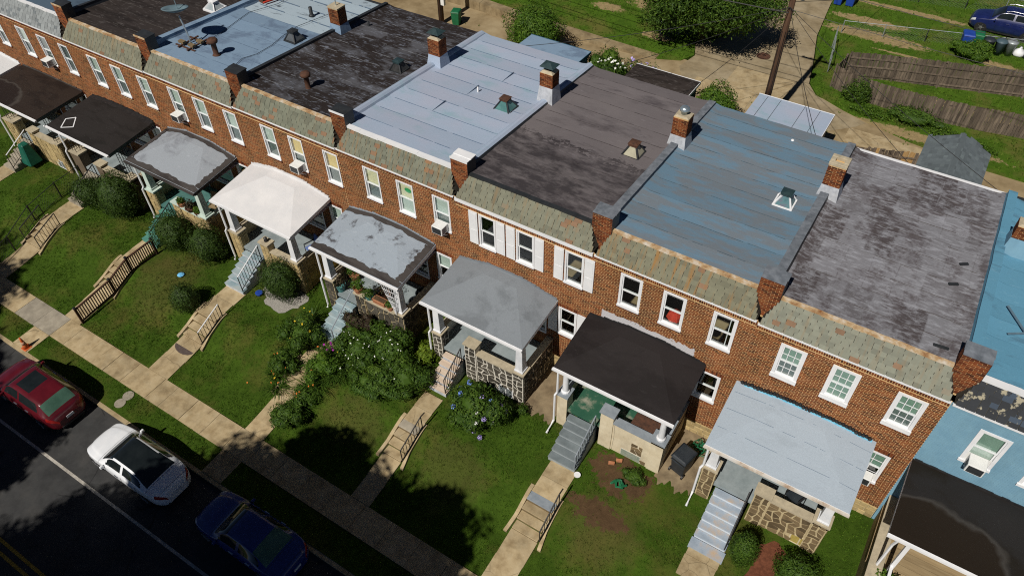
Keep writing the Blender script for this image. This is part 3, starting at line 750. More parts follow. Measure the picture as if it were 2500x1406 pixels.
skylight(HOUSE[6], -30.7, 4.75, .62, S('skylight_dusty_glass', (.06, .07, .08), (.11, .12, .13), rough=.4), DARKMETAL, DARKMETAL, .4)
skylight(HOUSE[7], -36.5, 5.0, .75, S('skylight_pale_glass', (.28, .32, .34), (.40, .44, .46), rough=.3), TRIMW, TRIMW, .35)
vent_pipe(HOUSE[6], -32.16, 1.92, .62, .12, RUST, True)
vent_pipe(HOUSE[5], -26.55, 1.95, .62, .11, RUST, True)
vent_pipe(HOUSE[4], -20.38, 5.76, .34, .035, TRIMW, False, RUSTY)
vent_pipe(HOUSE[4], -20.63, 10.0, .1, .06, TRIMW, False, RUSTY)
vent_pipe(HOUSE[2], -7.9, 9.75, .1, .05, TRIMW)
vent_pipe(HOUSE[6], -31.7, 7.6, .45, .09, DARKMETAL)
vent_pipe(HOUSE[5], -23.9 - 4.6, 8.2, .3, .06, DARKMETAL)
# ------------------------------------------------------------------ ground, street and paths
def zl(y):
    return float(np.interp(y, [-12, -11.1, -10.0, -8.84, -6.95, -5.35, -2.4, 2.0], [0.0, .0, .03, .03, .20, .90, 1.0, 1.05]))
ASPHALT = S('asphalt', (.030, .030, .031), (.046, .046, .046), (.060, .058, .055), scale=.8, bscale=180, bump=.5, rough=.9, grime=.35, cracks=(.33, .008, .7))
DIRT = S('alley_dirt', (.17, .12, .06), (.285, .215, .12), (.36, .285, .17), scale=.6, bscale=60, bump=.4)
SOIL = S('garden_soil', (.055, .032, .018), (.115, .07, .035), scale=3, bscale=40, bump=.8)
MULCH = S('red_mulch', (.09, .03, .015), (.17, .06, .03), scale=8, bscale=60, bump=.9)
LINEW = S('worn_white_line', (.26, .24, .21), (.46, .43, .38), scale=6)
LINEY = S('worn_yellow_line', (.28, .16, .02), (.42, .26, .04), scale=6)
def ell_mask(nt, L, lo, hi, ragged=2.6):
    sp = nd(nt, 'ShaderNodeSeparateXYZ', {0: nt.nodes.new('ShaderNodeNewGeometry').outputs['Position']})
    nn = math_(nt, 'MULTIPLY', math_(nt, 'SUBTRACT', noise(nt, pos(nt), 2.2, 6, .7), .5), ragged)
    best = None
    for (cx, cy, rx, ry) in L:
        u = math_(nt, 'DIVIDE', math_(nt, 'SUBTRACT', sp.outputs[0], cx), rx); w = math_(nt, 'DIVIDE', math_(nt, 'SUBTRACT', sp.outputs[1], cy), ry)
        d = math_(nt, 'ADD', math_(nt, 'MULTIPLY', u, u), math_(nt, 'MULTIPLY', w, w))
        best = d if best is None else math_(nt, 'MINIMUM', best, d)
    return ramp(nt, math_(nt, 'ADD', best, nn), [(lo, 1.0), (hi, 0.0)])
DRY = [(-31.2, -5.2, 1.9, 2.3), (-18.6, -6.4, 1.8, 1.3), (-14.0, -6.2, 1.7, 1.5), (-7.9, -5.3, 1.6, 1.6)]
def turf_mat(name, a, b, dry, f, bare=(), barec=None):
    m, nt, out = newmat(name)
    c = ramp(nt, noise(nt, pos(nt), 1.3, 6, .7), [(.3, a), (.65, b)])
    d = ramp(nt, noise(nt, pos(nt, (1, 1, 1), (11, 4, 0)), .45, 6, .65), [(.50, 0.0), (.68, f)])
    c = mixc(nt, d, c, dry)
    c = mixc(nt, math_(nt, 'MULTIPLY', ell_mask(nt, DRY, .3, 1.3), .42), c, (.095, .08, .026))
    if bare:                                                    # worn spots where the soil shows, with ragged edges
        sp = nd(nt, 'ShaderNodeSeparateXYZ', {0: nt.nodes.new('ShaderNodeNewGeometry').outputs['Position']})
        nn = math_(nt, 'MULTIPLY', math_(nt, 'SUBTRACT', noise(nt, pos(nt), 2.6, 7, .75), .5), 5.0)
        best = None
        for (cx, cy, rx, ry) in bare:
            u = math_(nt, 'DIVIDE', math_(nt, 'SUBTRACT', sp.outputs[0], cx), rx); w = math_(nt, 'DIVIDE', math_(nt, 'SUBTRACT', sp.outputs[1], cy), ry)
            d = math_(nt, 'ADD', math_(nt, 'MULTIPLY', u, u), math_(nt, 'MULTIPLY', w, w))
            best = d if best is None else math_(nt, 'MINIMUM', best, d)
        f = ramp(nt, math_(nt, 'ADD', best, nn), [(.75, 1.0), (1.25, 0.0)])
        bc = ramp(nt, noise(nt, pos(nt), 3, 6, .7), [(.3, tuple(x * .6 for x in barec)), (.7, barec)])
        c = mixc(nt, f, c, bc)
    c = mixc(nt, .4, c, ramp(nt, noise(nt, pos(nt), 22, 3, .7), [(.3, .5), (.7, 1.2)]), 'MULTIPLY')
    finish(nt, out, c, .95, noise(nt, pos(nt), 55, 3, .7), 1.0, .03, .1)
    return m
BEDS = [(-8.3, -3.15, 1.3, .85), (-8.35, -4.9, 1.15, .55), (-2.55, -3.35, .62, .62), (-2.45, -4.25, .62, .75)]
BARES = [(-8.9, 36.6, 3.6, .75), (-9.6, 38.6, 2.6, .55), (-7.5, 41.5, 4.5, .35), (-5.5, 35.0, 3.2, .16), (-1.5, 36.8, 1.6, .4), (-2.6, 30.3, 2.0, .35), (1.0, 29.9, 2.4, .4), (-23.0, 33.0, 2.4, 1.1), (-26.5, 31.2, 1.2, .6), (-21.6, 29.0, 1.2, .5), (-3.5, 25.9, 4.5, .5)]
TURF = turf_mat('front_turf', (.030, .058, .005), (.058, .108, .010), (.12, .10, .026), .6, [(-8.3, -3.15, 1.3, .85), (-8.35, -4.9, 1.15, .55)], (.125, .075, .038))
TURFB = turf_mat('back_turf', (.042, .088, .007), (.078, .150, .012), (.16, .135, .04), .7, BARES, (.40, .30, .15))
def grass_mat(name, a, b, c3):
    m, nt, out = newmat(name)
    r = island(nt)
    c = ramp(nt, r, [(0.0, a), (.6, b), (1.0, c3)])
    d = ramp(nt, noise(nt, pos(nt, (1, 1, 1), (11, 4, 0)), .45, 6, .65), [(.50, 0.0), (.68, .5)])
    c = mixc(nt, d, c, (.12, .11, .03))
    c = mixc(nt, math_(nt, 'MULTIPLY', ell_mask(nt, DRY, .3, 1.3), .40), c, (.125, .105, .035))
    p = nd(nt, 'ShaderNodeBsdfPrincipled', {'Base Color': c, 'Roughness': .7, 'Specular IOR Level': .2})
    t = nd(nt, 'ShaderNodeBsdfTranslucent', {'Color': c})
    mx = nd(nt, 'ShaderNodeMixShader', {0: .25, 1: p.outputs[0], 2: t.outputs[0]})
    nt.links.new(mx.outputs[0], out.inputs[0]); return m
BLADE = grass_mat('grass_blade', (.032, .080, .005), (.068, .150, .009), (.12, .195, .016))
BLADEB = grass_mat('grass_blade_back', (.05, .105, .008), (.09, .175, .013), (.15, .21, .028))

g = MB().poly([(-400, -400, -.25), (400, -400, -.25), (400, 400, -.25), (-400, 400, -.25)])
mk('ground', g, DIRT, kind='structure')
rd = MB()
xs = np.linspace(-120, 60, 60)
for a, b in zip(xs, xs[1:]): rd.poly([(a, -23.6, -.13), (b, -23.6, -.13), (b, -11.28, -.13), (a, -11.28, -.13)])
mk('road', rd, ASPHALT, kind='structure')
mk('parking_line', MB().box(-120, 60, -13.98, -13.87, -.15, -.124), LINEW, kind='structure')
mk('centre_line', MB().box(-120, 60, -17.10, -16.98, -.15, -.124).box(-120, 60, -17.42, -17.30, -.15, -.124), LINEY, kind='structure')
kb = MB(); x = -90
while x < 40:
    kb.box(x + .006, x + 2.99, -11.28, -11.12, -.3, .0 + random.uniform(-.008, .012)); x += 3
mk('kerb', kb, CONC, kind='structure')
mk('far_kerb', MB().box(-120, 60, -23.75, -23.6, -.3, .0), CONC, kind='structure')
mk('far_verge', MB().box(-120, 60, -60, -23.75, -.3, -.01), TURF, kind='structure')
WALK = {1: (-5.1, -3.95), 2: (-10.88, -9.78), 3: (-16.88, -16.0), 4: (-22.58, -21.55), 5: (-28.5, -27.3), 6: (-34.45, -33.35), 7: (-40.3, -39.15), 8: (-46.2, -45.1)}
def smooth_n(x, y, s=1.0):
    return math.sin(x * 1.7 * s + 1.3 * math.sin(y * 1.1 * s)) * .5 + math.sin(y * 2.3 * s + x * .6 * s) * .3 + math.sin(x * .53 * s - y * .9 * s + 2) * .4
lw = MB(); NX, ys_ = 150, [0.0, -.8, -1.6, -2.4, -3.2, -4, -4.7, -5.2, -5.45, -5.8, -6.2, -6.6, -6.95, -7.3, -7.8, -8.3, -8.84]
for yy in ys_:
    for k in range(NX + 1):
        xx = -56 + 68 * k / NX
        lw.v.append((xx, yy, zl(yy) + smooth_n(xx, yy) * .018 - .01))
for r in range(len(ys_) - 1):
    for k in range(NX):
        c = r * (NX + 1) + k; lw.f.append((c, c + NX + 1, c + NX + 2, c + 1))
mk('lawn', lw, TURF, smooth=True, kind='structure')
vg = MB()
for yy in (-10.0, -10.55, -11.12):
    for k in range(NX + 1):
        xx = -70 + 100 * k / NX; vg.v.append((xx, yy, .012 + smooth_n(xx, yy) * .010))
for r in range(2):
    for k in range(NX):
        c = r * (NX + 1) + k; vg.f.append((c, c + NX + 1, c + NX + 2, c + 1))
mk('verge', vg, TURF, smooth=True, kind='structure')
# pavement: every slab a piece
pv = mk('pavement', MB().box(-70, 20, -10.005, -8.835, -.2, .005), CONCG, kind='structure')
jx = [-70 + 1.32 * k for k in range(25)] + [-36.67, -35.3, -34.0, -33.0, -31.6, -30.2, -29.05, -27.4, -26.57, -25.3, -24.0, -22.7]
jx = sorted(j for j in jx if j < -37.5 or j >= -36.7)
while jx[-1] < 8: jx.append(jx[-1] + 1.32)
for a, b in zip(jx, jx[1:]):
    t = random.uniform(-.006, .006); q = random.uniform(-.005, .005)
    s = MB().prism([(a + .008, -9.995), (b - .008, -9.995), (b - .008, -8.845), (a + .008, -8.845)], -.02, [.045 + t, .045 + t + q, .05 + t + q, .05 + t])
    mk('slab', s, CONCG if random.random() < (.6 if b < -33.9 else .10) else CONC, pv)
def pathway(x0, x1, yb, yt, n, name='front_path', zo=.03):
    base = MB()
    ss = np.linspace(yb, yt, n + 1); P = None
    kids = []
    for a, b in zip(ss, ss[1:]):
        t = random.uniform(-.004, .006); j = random.uniform(-.02, .02)
        kids.append(MB().prism([(x0 + j, a + .006), (x1 + j, a + .006), (x1 + j, b - .006), (x0 + j, b - .006)], [zl(a) - .12] * 2 + [zl(b) - .12] * 2, [zl(a) + zo + t] * 2 + [zl(b) + zo + t] * 2))
    base.prism([(x0 + .02, yb), (x1 - .02, yb), (x1 - .02, yt), (x0 + .02, yt)], [zl(yb) - .2] * 2 + [zl(yt) - .2] * 2, [zl(yb) + zo - .02] * 2 + [zl(yt) + zo - .02] * 2)
    o = mk(name, base, CONC, kind='structure')
    for k in kids: mk('slab', k, CONC, o)
for i, (a, b) in WALK.items():
    pathway(a, b, -8.835, -6.79, 2); pathway(a, b, -5.42, -3.9, 2)
pathway(-22.6, -21.55, -11.12, -10.0, 1, 'kerb_path', .025); pathway(-35.1, -34.0, -11.12, -10.0, 1, 'kerb_path', .025)
def gap(x0, x1, y0, mat, y1=0.0):
    n = 36; q = random.uniform(0, 9); pts = [(x0, y1), ] + [(x0 + (x1 - x0) * k / n, y0 + .14 * math.sin(k * .37 + q) + .07 * math.sin(k * 1.1 + 2 * q) + random.uniform(-.03, .03)) for k in range(n + 1)] + [(x1, y1)]
    pts = pts[::-1]
    mk('gap_paving', MB().prism(pts, .8, [zl(p[1]) + .02 for p in pts]), mat, kind='structure')
gap(-13.35, -11.72, -2.5, PATIO); gap(-7.28, -5.85, -2.6, PATIO)
def blob(name, cx, cy, rx, ry, mat, dz=.022, n=26):
    pts = []
    for k in range(n):
        t = 2 * math.pi * k / n; r = 1 + .12 * math.sin(3 * t + cx) + .08 * math.sin(7 * t + cy) + random.uniform(-.05, .05)
        pts.append((cx + rx * r * math.cos(t), cy + ry * r * math.sin(t)))
    mb = MB(); mb.v = [(p[0], p[1], zl(p[1]) + dz - .01) for p in pts] + [(cx, cy, zl(cy) + dz + .03)]
    for k in range(n): mb.f.append((k, (k + 1) % n, n))
    mk(name, mb, mat, kind='structure')
blob('mulch_bed', *BEDS[2], MULCH); blob('mulch_bed', *BEDS[3], MULCH, .028)
GRAVEL = S('white_gravel', (.16, .15, .13), (.40, .38, .34), scale=30, bscale=90, bump=1.0)
blob('gravel_bed', -25.65, -3.1, 1.15, .75, GRAVEL)

def is_lawn(x, y):
    if -8.8 < y < -.06:
        for i, (a, b) in WALK.items():
            if a + .05 * smooth_n(x, y, 3) < x < b - .05 * smooth_n(x + 3, y, 3): return 0
            if -7.0 < y < -5.3 and a - .3 < x < b + .3: return 0
        for i in range(10):
            if XB[i] + .05 < x < XB[i] + 4.5 and y > -2.4: return 0
        if (-13.4 < x < -11.65 or -7.35 < x < -5.8) and y > -2.5: return 0
        if x > .1: return 0
        for (cx, cy, rx, ry) in BEDS + [(-25.55, -3.25, 1.35, .85)]:
            d = ((x - cx) / rx) ** 2 + ((y - cy) / ry) ** 2
            if d < 1.0: return .10 if d > .6 else .04
        return 1
    if -11.08 < y < -10.03:
        if -22.62 < x < -21.5 or -35.15 < x < -33.95: return 0
        return 1
    return 0
def grass_blades(n, xr, yr, zf, mask, hmin, hmax, wid, per=4):
    X = rng.uniform(*xr, n); Y = rng.uniform(*yr, n)
    M = np.array([mask(a, b) for a, b in zip(X, Y)]); keep = rng.random(n) < M
    X, Y = X[keep], Y[keep]; Zz = np.array([zf(b) if b is not None else 0 for b in Y])
    X = np.repeat(X, per) + rng.normal(0, .03, len(X) * per); Y = np.repeat(Y, per) + rng.normal(0, .03, len(Y) * per); Zz = np.repeat(Zz, per) - .012
    m = len(X); a = rng.uniform(0, 2 * np.pi, m); h = rng.uniform(hmin, hmax, m); w = rng.uniform(.6, 1.3, m) * wid
    lean = rng.uniform(.1, .9, m) * h; b = rng.uniform(0, 2 * np.pi, m)
    V = np.zeros((m, 3, 3), dtype=np.float32)
    V[:, 0] = np.stack([X - np.cos(a) * w, Y - np.sin(a) * w, Zz], 1); V[:, 1] = np.stack([X + np.cos(a) * w, Y + np.sin(a) * w, Zz], 1)
    V[:, 2] = np.stack([X + np.cos(b) * lean, Y + np.sin(b) * lean, Zz + h], 1)
    return V
Vg = grass_blades(75000, (-50, 1.5), (-11.1, -.05), zl, is_lawn, .025, .065, .013, 5)
stuff_obj('grass', quads_mesh('grass', Vg, BLADE), kind='stuff')

# ------------------------------------------------------------------ porches, front stairs and garden steps
def stones_on(parent, O, U, V, N, w, h, mat, cw=.34, chh=.22, joint=.022, jit=.30, holes=()):
    O, U, V, N = map(Vector, (O, U, V, N)); nx, ny = max(1, round(w / cw)), max(1, round(h / chh))
    P = [[(w * a / nx + (random.uniform(-jit, jit) * w / nx if 0 < a < nx else 0), h * b / ny + (random.uniform(-jit, jit) * h / ny if 0 < b < ny else 0)) for a in range(nx + 1)] for b in range(ny + 1)]
    used = set()
    for b in range(ny):
        for a in range(nx):
            if (a, b) in used: continue
            pl = [P[b][a], P[b][a + 1], P[b + 1][a + 1], P[b + 1][a]]; used.add((a, b))
            r = random.random()
            if r < .10 and a + 1 < nx and (a + 1, b) not in used:
                pl = [P[b][a], P[b][a + 1], P[b][a + 2], P[b + 1][a + 2], P[b + 1][a + 1], P[b + 1][a]]; used.add((a + 1, b))
            elif r < .22 and b + 1 < ny and (a, b + 1) not in used:
                pl = [P[b][a], P[b][a + 1], P[b + 1][a + 1], P[b + 2][a + 1], P[b + 2][a], P[b + 1][a]]; used.add((a, b + 1))
            cx = sum(p[0] for p in pl) / len(pl); cy = sum(p[1] for p in pl) / len(pl)
            if any(x0 < cx < x1 and y0 < cy < y1 for x0, x1, y0, y1 in holes): continue
            q = []
            for px, py in pl:
                dx, dy = cx - px, cy - py; L = math.hypot(dx, dy); q.append((px + dx / L * joint * 1.3, py + dy / L * joint * 1.3))
            t = random.uniform(.014, .030); mb = MB(); n = len(q)
            mb.v = [tuple(O + U * x + V * y - N * .01) for x, y in q] + [tuple(O + U * x + V * y + N * t) for x, y in q]
            mb.f = [tuple(n + k for k in range(n))] + [(k, (k + 1) % n, n + (k + 1) % n, n + k) for k in range(n)]
            mk('stone', mb, mat, parent)
BAL = {}
def railing(parent, a, b, h, mat=IRON, n=8, gap_=.12, name='stair_railing', top=None, white=False):
    a, b = Vector(a), Vector(b); up = Vector((0, 0, h))
    mb = MB().tube([a, a + up], .022, 6).tube([b, b + up], .022, 6)
    mb.bar(a + Vector((0, 0, gap_)), b + Vector((0, 0, gap_)), .03, .02)
    o = mk(name, mb, mat, parent)
    hr = MB().tube([a + up, b + up], .026, 6)
    if top: hr.tube([a + up, a + up + Vector(top)], .026, 6)
    mk('handrail', hr, TRIMW if white else mat, o)
    key = (mat.name, round(h, 2))
    if key not in BAL: BAL[key] = MB().box(-.009, .009, -.009, .009, gap_, h).mesh('baluster', mat)
    for k in range(1, n):
        piece('baluster', BAL[key], o, a.lerp(b, k / n))
    return o
PO = {
 0: dict(wall='deck', rx=(.0, 5.6), yf=-2.82, ze=4.85, zw=5.06, pk=.0, floor=DECK, stair=None),
 1: dict(wall='stone', mat=STONE_B, joint=JOINTT, cap=CAPTAN, rx=(-.04, 4.68), yf=-2.68, ze=4.62, zw=5.06, pk=.14, floor=FLOORG, stair=(.70, 1.86, STEPPALE, 7), rail='iron'),
 2: dict(wall='stucco', cap=CAPGREY, rx=(.0, 4.66), yf=-2.66, ze=4.80, zw=5.16, pk=.22, floor=FLOORGREEN, stair=(.62, 1.80, STEPGREY, 7), rail='iron'),
 3: dict(wall='stone', mat=STONE_D, joint=JOINTW, cap=CAPTAN, rx=(-.05, 4.58), yf=-2.64, ze=4.88, zw=5.10, pk=.34, floor=FLOORG, stair=(.66, 1.58, STEPPINK, 6), rail='iron'),
 4: dict(wall='stone', mat=STONE_D, joint=JOINTT, cap=CAPTAN, rx=(.0, 4.66), yf=-2.58, ze=4.88, zw=5.18, pk=.26, floor=FLOORG, stair=(.72, 1.72, STEPTEAL, 7), rail='rod'),
 5: dict(wall='tan', mat=STONE_T, joint=JOINTT, cap=CAPTAN, rx=(.0, 4.84), yf=-2.62, ze=4.88, zw=5.16, pk=.34, floor=FLOORG, stair=(.82, 2.05, STEPTEAL, 7), rail='white'),
 6: dict(wall='pale', mat=STONE_T, joint=JOINTT, cap=PALEGREEN, rx=(.08, 4.88), yf=-2.70, ze=4.85, zw=5.10, pk=.34, floor=FLOORTEAL, stair=(.82, 1.9, GREENSTEP, 7), rail='iron'),
 7: dict(wall='stucco', cap=CAPTAN, rx=(.27, 5.12), yf=-2.85, ze=4.82, zw=5.06, pk=.12, floor=FLOORG, stair=(1.0, 2.1, CONCG, 7), rail='iron'),
 8: dict(wall='ashlar', mat=STONE_T, joint=JOINTT, cap=CAPTAN, rx=(.07, 5.36), yf=-2.87, ze=4.85, zw=4.98, pk=.05, floor=FLOORG, stair=(1.2, 2.2, CONCG, 7), rail='white'),
 9: dict(wall='stucco', cap=CAPTAN, rx=(.2, 5.75), yf=-2.87, ze=4.85, zw=5.0, pk=.12, floor=FLOORG, stair=None)}
def porch(i):
    P = PO[i]; x0 = XB[i]; root = HOUSE[i]
    a, b = x0 + P['rx'][0], x0 + P['rx'][1]; yf, ze, zw, pk = P['yf'], P['ze'], P['zw'], P['pk']
    # roof: low hip leaning on the wall, with a border course and fascia
    xa, xb_ = a + 1.55, b - 1.55; yp = -.55
    n = 12
    def zt(x, y):
        base = ze + (zw - ze) * (y - yf) / (0 - yf)
        e = min((x - a) / 1.55, (b - x) / 1.55, (y - yf) / (yp - yf), 1.0)
        return base + pk * max(0, e)
    mb = MB(); m_ = 10
    def facet(A, B, C, D):
        n0 = len(mb.v)
        for p in range(m_ + 1):
            for q in range(m_ + 1):
                u, v = p / m_, q / m_
                xx = (A[0] * (1 - u) + B[0] * u) * (1 - v) + (D[0] * (1 - u) + C[0] * u) * v; yy = (A[1] * (1 - u) + B[1] * u) * (1 - v) + (D[1] * (1 - u) + C[1] * u) * v
                w_ = smooth_n(xx * 2, yy * 2) * .008 if a + .01 < xx < b - .01 and yf + .01 < yy < -.1 else 0
                mb.v.append((xx, yy, zt(xx, yy) + w_))
        for p in range(m_):
            for q in range(m_):
                c = n0 + p * (m_ + 1) + q; mb.f.append((c, c + m_ + 1, c + m_ + 2, c + 1))
    facet((a, yf), (b, yf), (xb_, yp), (xa, yp)); facet((a, yf), (xa, yp), (xa, -.002), (a, -.002)); facet((xb_, yp), (b, yf), (b, -.002), (xb_, -.002)); facet((xa, yp), (xb_, yp), (xb_, -.002), (xa, -.002))
    o = mk('porch_roof', mb, PROOF[i], root, smooth=False)
    if i in (4, 6, 7):
        bd = MB(); wv = .30 if i == 4 else .26
        def strip(p, q, inw):
            m = 40; q_ = random.uniform(0, 9); J = [1 + .13 * math.sin(k_ * .5 + q_) + .08 * math.sin(k_ * 1.3 + 2 * q_) + random.uniform(-.06, .06) for k_ in range(m + 1)]
            for k in range(m):
                A = (p[0] + (q[0] - p[0]) * k / m, p[1] + (q[1] - p[1]) * k / m); B = (p[0] + (q[0] - p[0]) * (k + 1) / m, p[1] + (q[1] - p[1]) * (k + 1) / m)
                C, D = (B[0] + inw[0] * J[k + 1], B[1] + inw[1] * J[k + 1]), (A[0] + inw[0] * J[k], A[1] + inw[1] * J[k])
                bd.poly([(v[0], v[1], zt(v[0], v[1]) + .019) for v in (A, B, C, D)])
        if i != 7:
            strip((a + .01, yf + .01), (b - .01, yf + .01), (0, wv)); strip((b - .01, yf + .3), (b - .01, -.25), (-wv, 0))
            if i == 6: strip((a + .01, -.15), (a + .01, yf + .2), (wv, 0)); 
        strip((b - .02, -.05), (a + .02, -.05), (0, -.22))
        mk('tar_border', bd, BORDER if i != 7 else IRON, o)
    if i == 7:
        dmn = MB(); Z = lambda x, y: zt(x, y) + .016
        pts = [(-40.12, -2.62), (-40.45, -2.06), (-40.04, -1.75), (-39.55, -2.30)]
        for p, q in zip(pts, pts[1:] + pts[:1]): dmn.bar((*p, Z(*p)), (*q, Z(*q)), .05, .012)
        mk('white_diamond', dmn, TRIMW, o)
    if i in (1,):
        tr = MB()
        for yy in (-1.9, -1.15, -.45):
            x = a + .1
            while x < b - .1:
                L = random.uniform(.3, 1.4); q = min(b - .05, x + L); tr.obox((x, yy, zt(x, yy) + .003), (q - x, 0, zt(q, yy) - zt(x, yy)), (0, .007, 0), (0, 0, .008)); x = q + random.choice((.02, .1, .3))
        mk('roof_seam', tr, SEAM[6], o, kind='stuff')
        bl = MB()
        for k in range(26):
            xx = a + .3 + k * .165; bl.box(xx, xx + .155, -.10 - random.uniform(0, .03), -.01, zt(xx, -.05) - .01, zt(xx, -.05) + .035)
        mk('flashing_or_shade', bl, S('bright_blue_flashing', (.10, .42, .62), (.25, .6, .78), scale=6), o)
        tb_ = MB()
        for k in range(40):
            xx = a + .2 + k * .11; tb_.lathe((xx, -.035 + random.uniform(-.02, .02), zt(xx, -.03) + .0), [(.07, 0), (.08, .05), (.04, .10 + random.uniform(0, .05))], 6)
        mk('tar_bead', tb_, IRON, o, kind='stuff')
    else:
        fb = MB(); k_ = 24
        for k in range(k_):
            xx = a + .05 + (b - a - .1) * k / k_; w = (b - a - .1) / k_
            fb.box(xx, xx + w, -.05, -.012, zt(xx + w / 2, -.02) - .02, zt(xx + w / 2, -.02) + (.10 if i in (5, 9) else .06) + random.uniform(-.015, .025))
        mk('flashing_or_shade', fb, {5: PROOF[5], 9: PROOF[9], 2: IRON, 7: IRON, 8: BORDER, 0: IRON}.get(i, PROOF[i]), o)
    ft = .17
    fm = {0: TRIMW, 7: TRIMW, 6: BORDER}.get(i, TRIMW)
    fa = MB().obox((a, yf, ze - ft), (b - a, 0, 0), (0, .03, 0), (0, 0, ft - .004))
    mk('fascia', fa, fm, o)
    sidem = {2: COPING, 7: TEALMETAL, 8: TEALMETAL, 6: BORDER}.get(i, TRIMW)
    for xx in (a, b - .03):
        sd = MB(); zi = zt(xx, -.02)
        sd.v = [(xx, yf + .031, ze - ft), (xx + .03, yf + .031, ze - ft), (xx + .03, -.01, zi - ft), (xx, -.01, zi - ft), (xx, yf + .031, ze - .004), (xx + .03, yf + .031, ze - .004), (xx + .03, -.01, zi - .004), (xx, -.01, zi - .004)]
        sd.f = [(0, 3, 2, 1), (4, 5, 6, 7), (0, 1, 5, 4), (1, 2, 6, 5), (2, 3, 7, 6), (3, 0, 4, 7)]
        mk('fascia', sd, sidem, o)
    mk('ceiling', MB().poly([(a + .03, yf + .03, ze - .13), (a + .03, -.01, ze - .10), (b - .03, -.01, ze - .10), (b - .03, yf + .03, ze - .13)]), WHITE, o)
    mk('gutter', MB().box(a - .02, b + .02, yf - .09, yf - .004, ze - .10, ze - .02), fm if i not in (1,) else WEATHERED, o)
    if i == 9: return
    # floor, stairs, low walls
    fx0, fx1 = x0 + .08, x0 + (4.42 if i not in (7, 8, 0) else 5.0); fy = -2.32; fz = 2.10
    fl_ = mk('porch_floor', MB().box(fx0, fx1, fy + .02, -.01, fz - .15, fz), P['floor'], root)
    if i == 0:
        for k in range(18):
            yy = -4.9 + k * .27
            mk('deck_board', MB().box(x0 + .55, x0 + 5.5, yy + .006, yy + .262, 2.12, 2.15), DECK, fl_)
        mk('deck_frame', MB().box(x0 + .56, x0 + 5.5, -4.9, -2.4, 1.0, 2.11), TAN, root)
        mk('porch_wall', MB().box(x0 + .10, x0 + .45, -4.6, -.02, .5, 2.72), STONE_T, root)
        mk('wall_cap', MB().box(x0 + .06, x0 + .49, -4.65, -.02, 2.722, 2.80), CAPTAN, root)
        for xx in (.62, 5.2):
            mk('porch_post', MB().box(x0 + xx, x0 + xx + .12, yf + .12, yf + .24, 2.15, ze - ft), TRIMW, root)
        rl = MB().bar((x0 + .66, -2.6, 3.05), (x0 + .66, -4.9, 3.05), .09, .05).bar((x0 + .66, -2.6, 2.35), (x0 + .66, -4.9, 2.35), .06, .05)
        r_ = mk('deck_railing', rl, TRIMW, root)
        for k in range(12): mk('baluster', MB().box(x0 + .64, x0 + .68, -2.75 - k * .18, -2.71 - k * .18, 2.37, 3.03), TRIMW, r_)
        mk('downspout', MB().tube([(x0 + .35, yf + .02, ze - .1), (x0 + .3, yf + .1, 4.2), (x0 + .3, yf + .1, 1.2)], .045, 6), TRIMW, root)
        return
    sx0, sx1, sm, ns = P['stair']; sx0 += x0; sx1 += x0
    wx0, wx1 = sx1 + .12, fx1; zt_ = 2.70; capm = P['cap']
    jm = P.get('joint', TAN); wm = jm if P['wall'] in ('stone', 'tan', 'pale', 'ashlar') else (TAN if i != 7 else S('brown_stucco', (.10, .075, .05), (.16, .12, .08), scale=3))
    wall = mk('porch_wall', MB().prism([(wx0, fy - .02), (wx1, fy - .02), (wx1, -.02), (wx1 - .24, -.02), (wx1 - .24, fy + .22), (wx0, fy + .22)], .5, zt_), wm, root)
    wall2 = mk('porch_wall', MB().box(fx0, fx0 + .2, fy + .5, -.02, .5, zt_), wm, root)
    mk('wall_cap', MB().box(wx0 - .02, wx1 + .03, fy - .06, fy + .27, zt_ + .002, zt_ + .08), capm, wall); mk('wall_cap', MB().box(wx1 - .28, wx1 + .03, fy + .272, -.02, zt_ + .002, zt_ + .08), capm, wall); mk('wall_cap', MB().box(fx0 - .03, fx0 + .24, fy + .5, -.02, zt_ + .002, zt_ + .08), capm, wall2)
    p0 = (fx0, sx0 - .12); pw = p0[1] - p0[0]
    mk('pedestal', MB().box(p0[0], p0[1], fy - .06, fy + .42, .5, 2.86), wm, root)
    mk('pedestal_cap', MB().box(p0[0] - .04, p0[1] + .04, fy - .11, fy + .46, 2.862, 2.94), capm, root)
    tall = 3.10 if i in (2, 3, 5) else 2.86
    mk('pedestal', MB().box(wx0 + .0, wx0 + .52, fy - .07, fy + .30, .5, tall), wm, root)
    mk('pedestal_cap', MB().box(wx0 - .05, wx0 + .57, fy - .12, fy + .35, tall + .002, tall + .08), capm, root)
    mk('pedestal', MB().box(wx1 - .46, wx1 + .03, fy - .06, fy + .40, .5, 2.86), wm, root)
    mk('pedestal_cap', MB().box(wx1 - .51, wx1 + .08, fy - .11, fy + .45, 2.862, 2.94), capm, root)
    if 'mat' in P:
        ho = [(1.0, 1.75, .02, .62)] if i in (1, 3, 8) else []
        cw, ch_ = {'ashlar': (.40, .2), 'tan': (.42, .15), 'pale': (.42, .18)}.get(P['wall'], (.29, .235)); jt = {'ashlar': .05, 'tan': .06, 'pale': .1}.get(P['wall'], .33)
        jo = .040 if i == 3 else (.034 if i == 1 else .024)
        xa_ = wx0 + .53
        stones_on(wall, (xa_, fy - .021, .95), (1, 0, 0), (0, 0, 1), (0, -1, 0), wx1 - .47 - xa_, 1.72, P['mat'], cw, ch_, jo, jt, ho)
        stones_on(wall, (wx0 + .01, fy - .071, .95), (1, 0, 0), (0, 0, 1), (0, -1, 0), .5, tall - .97, P['mat'], .26, ch_, jo, jt)
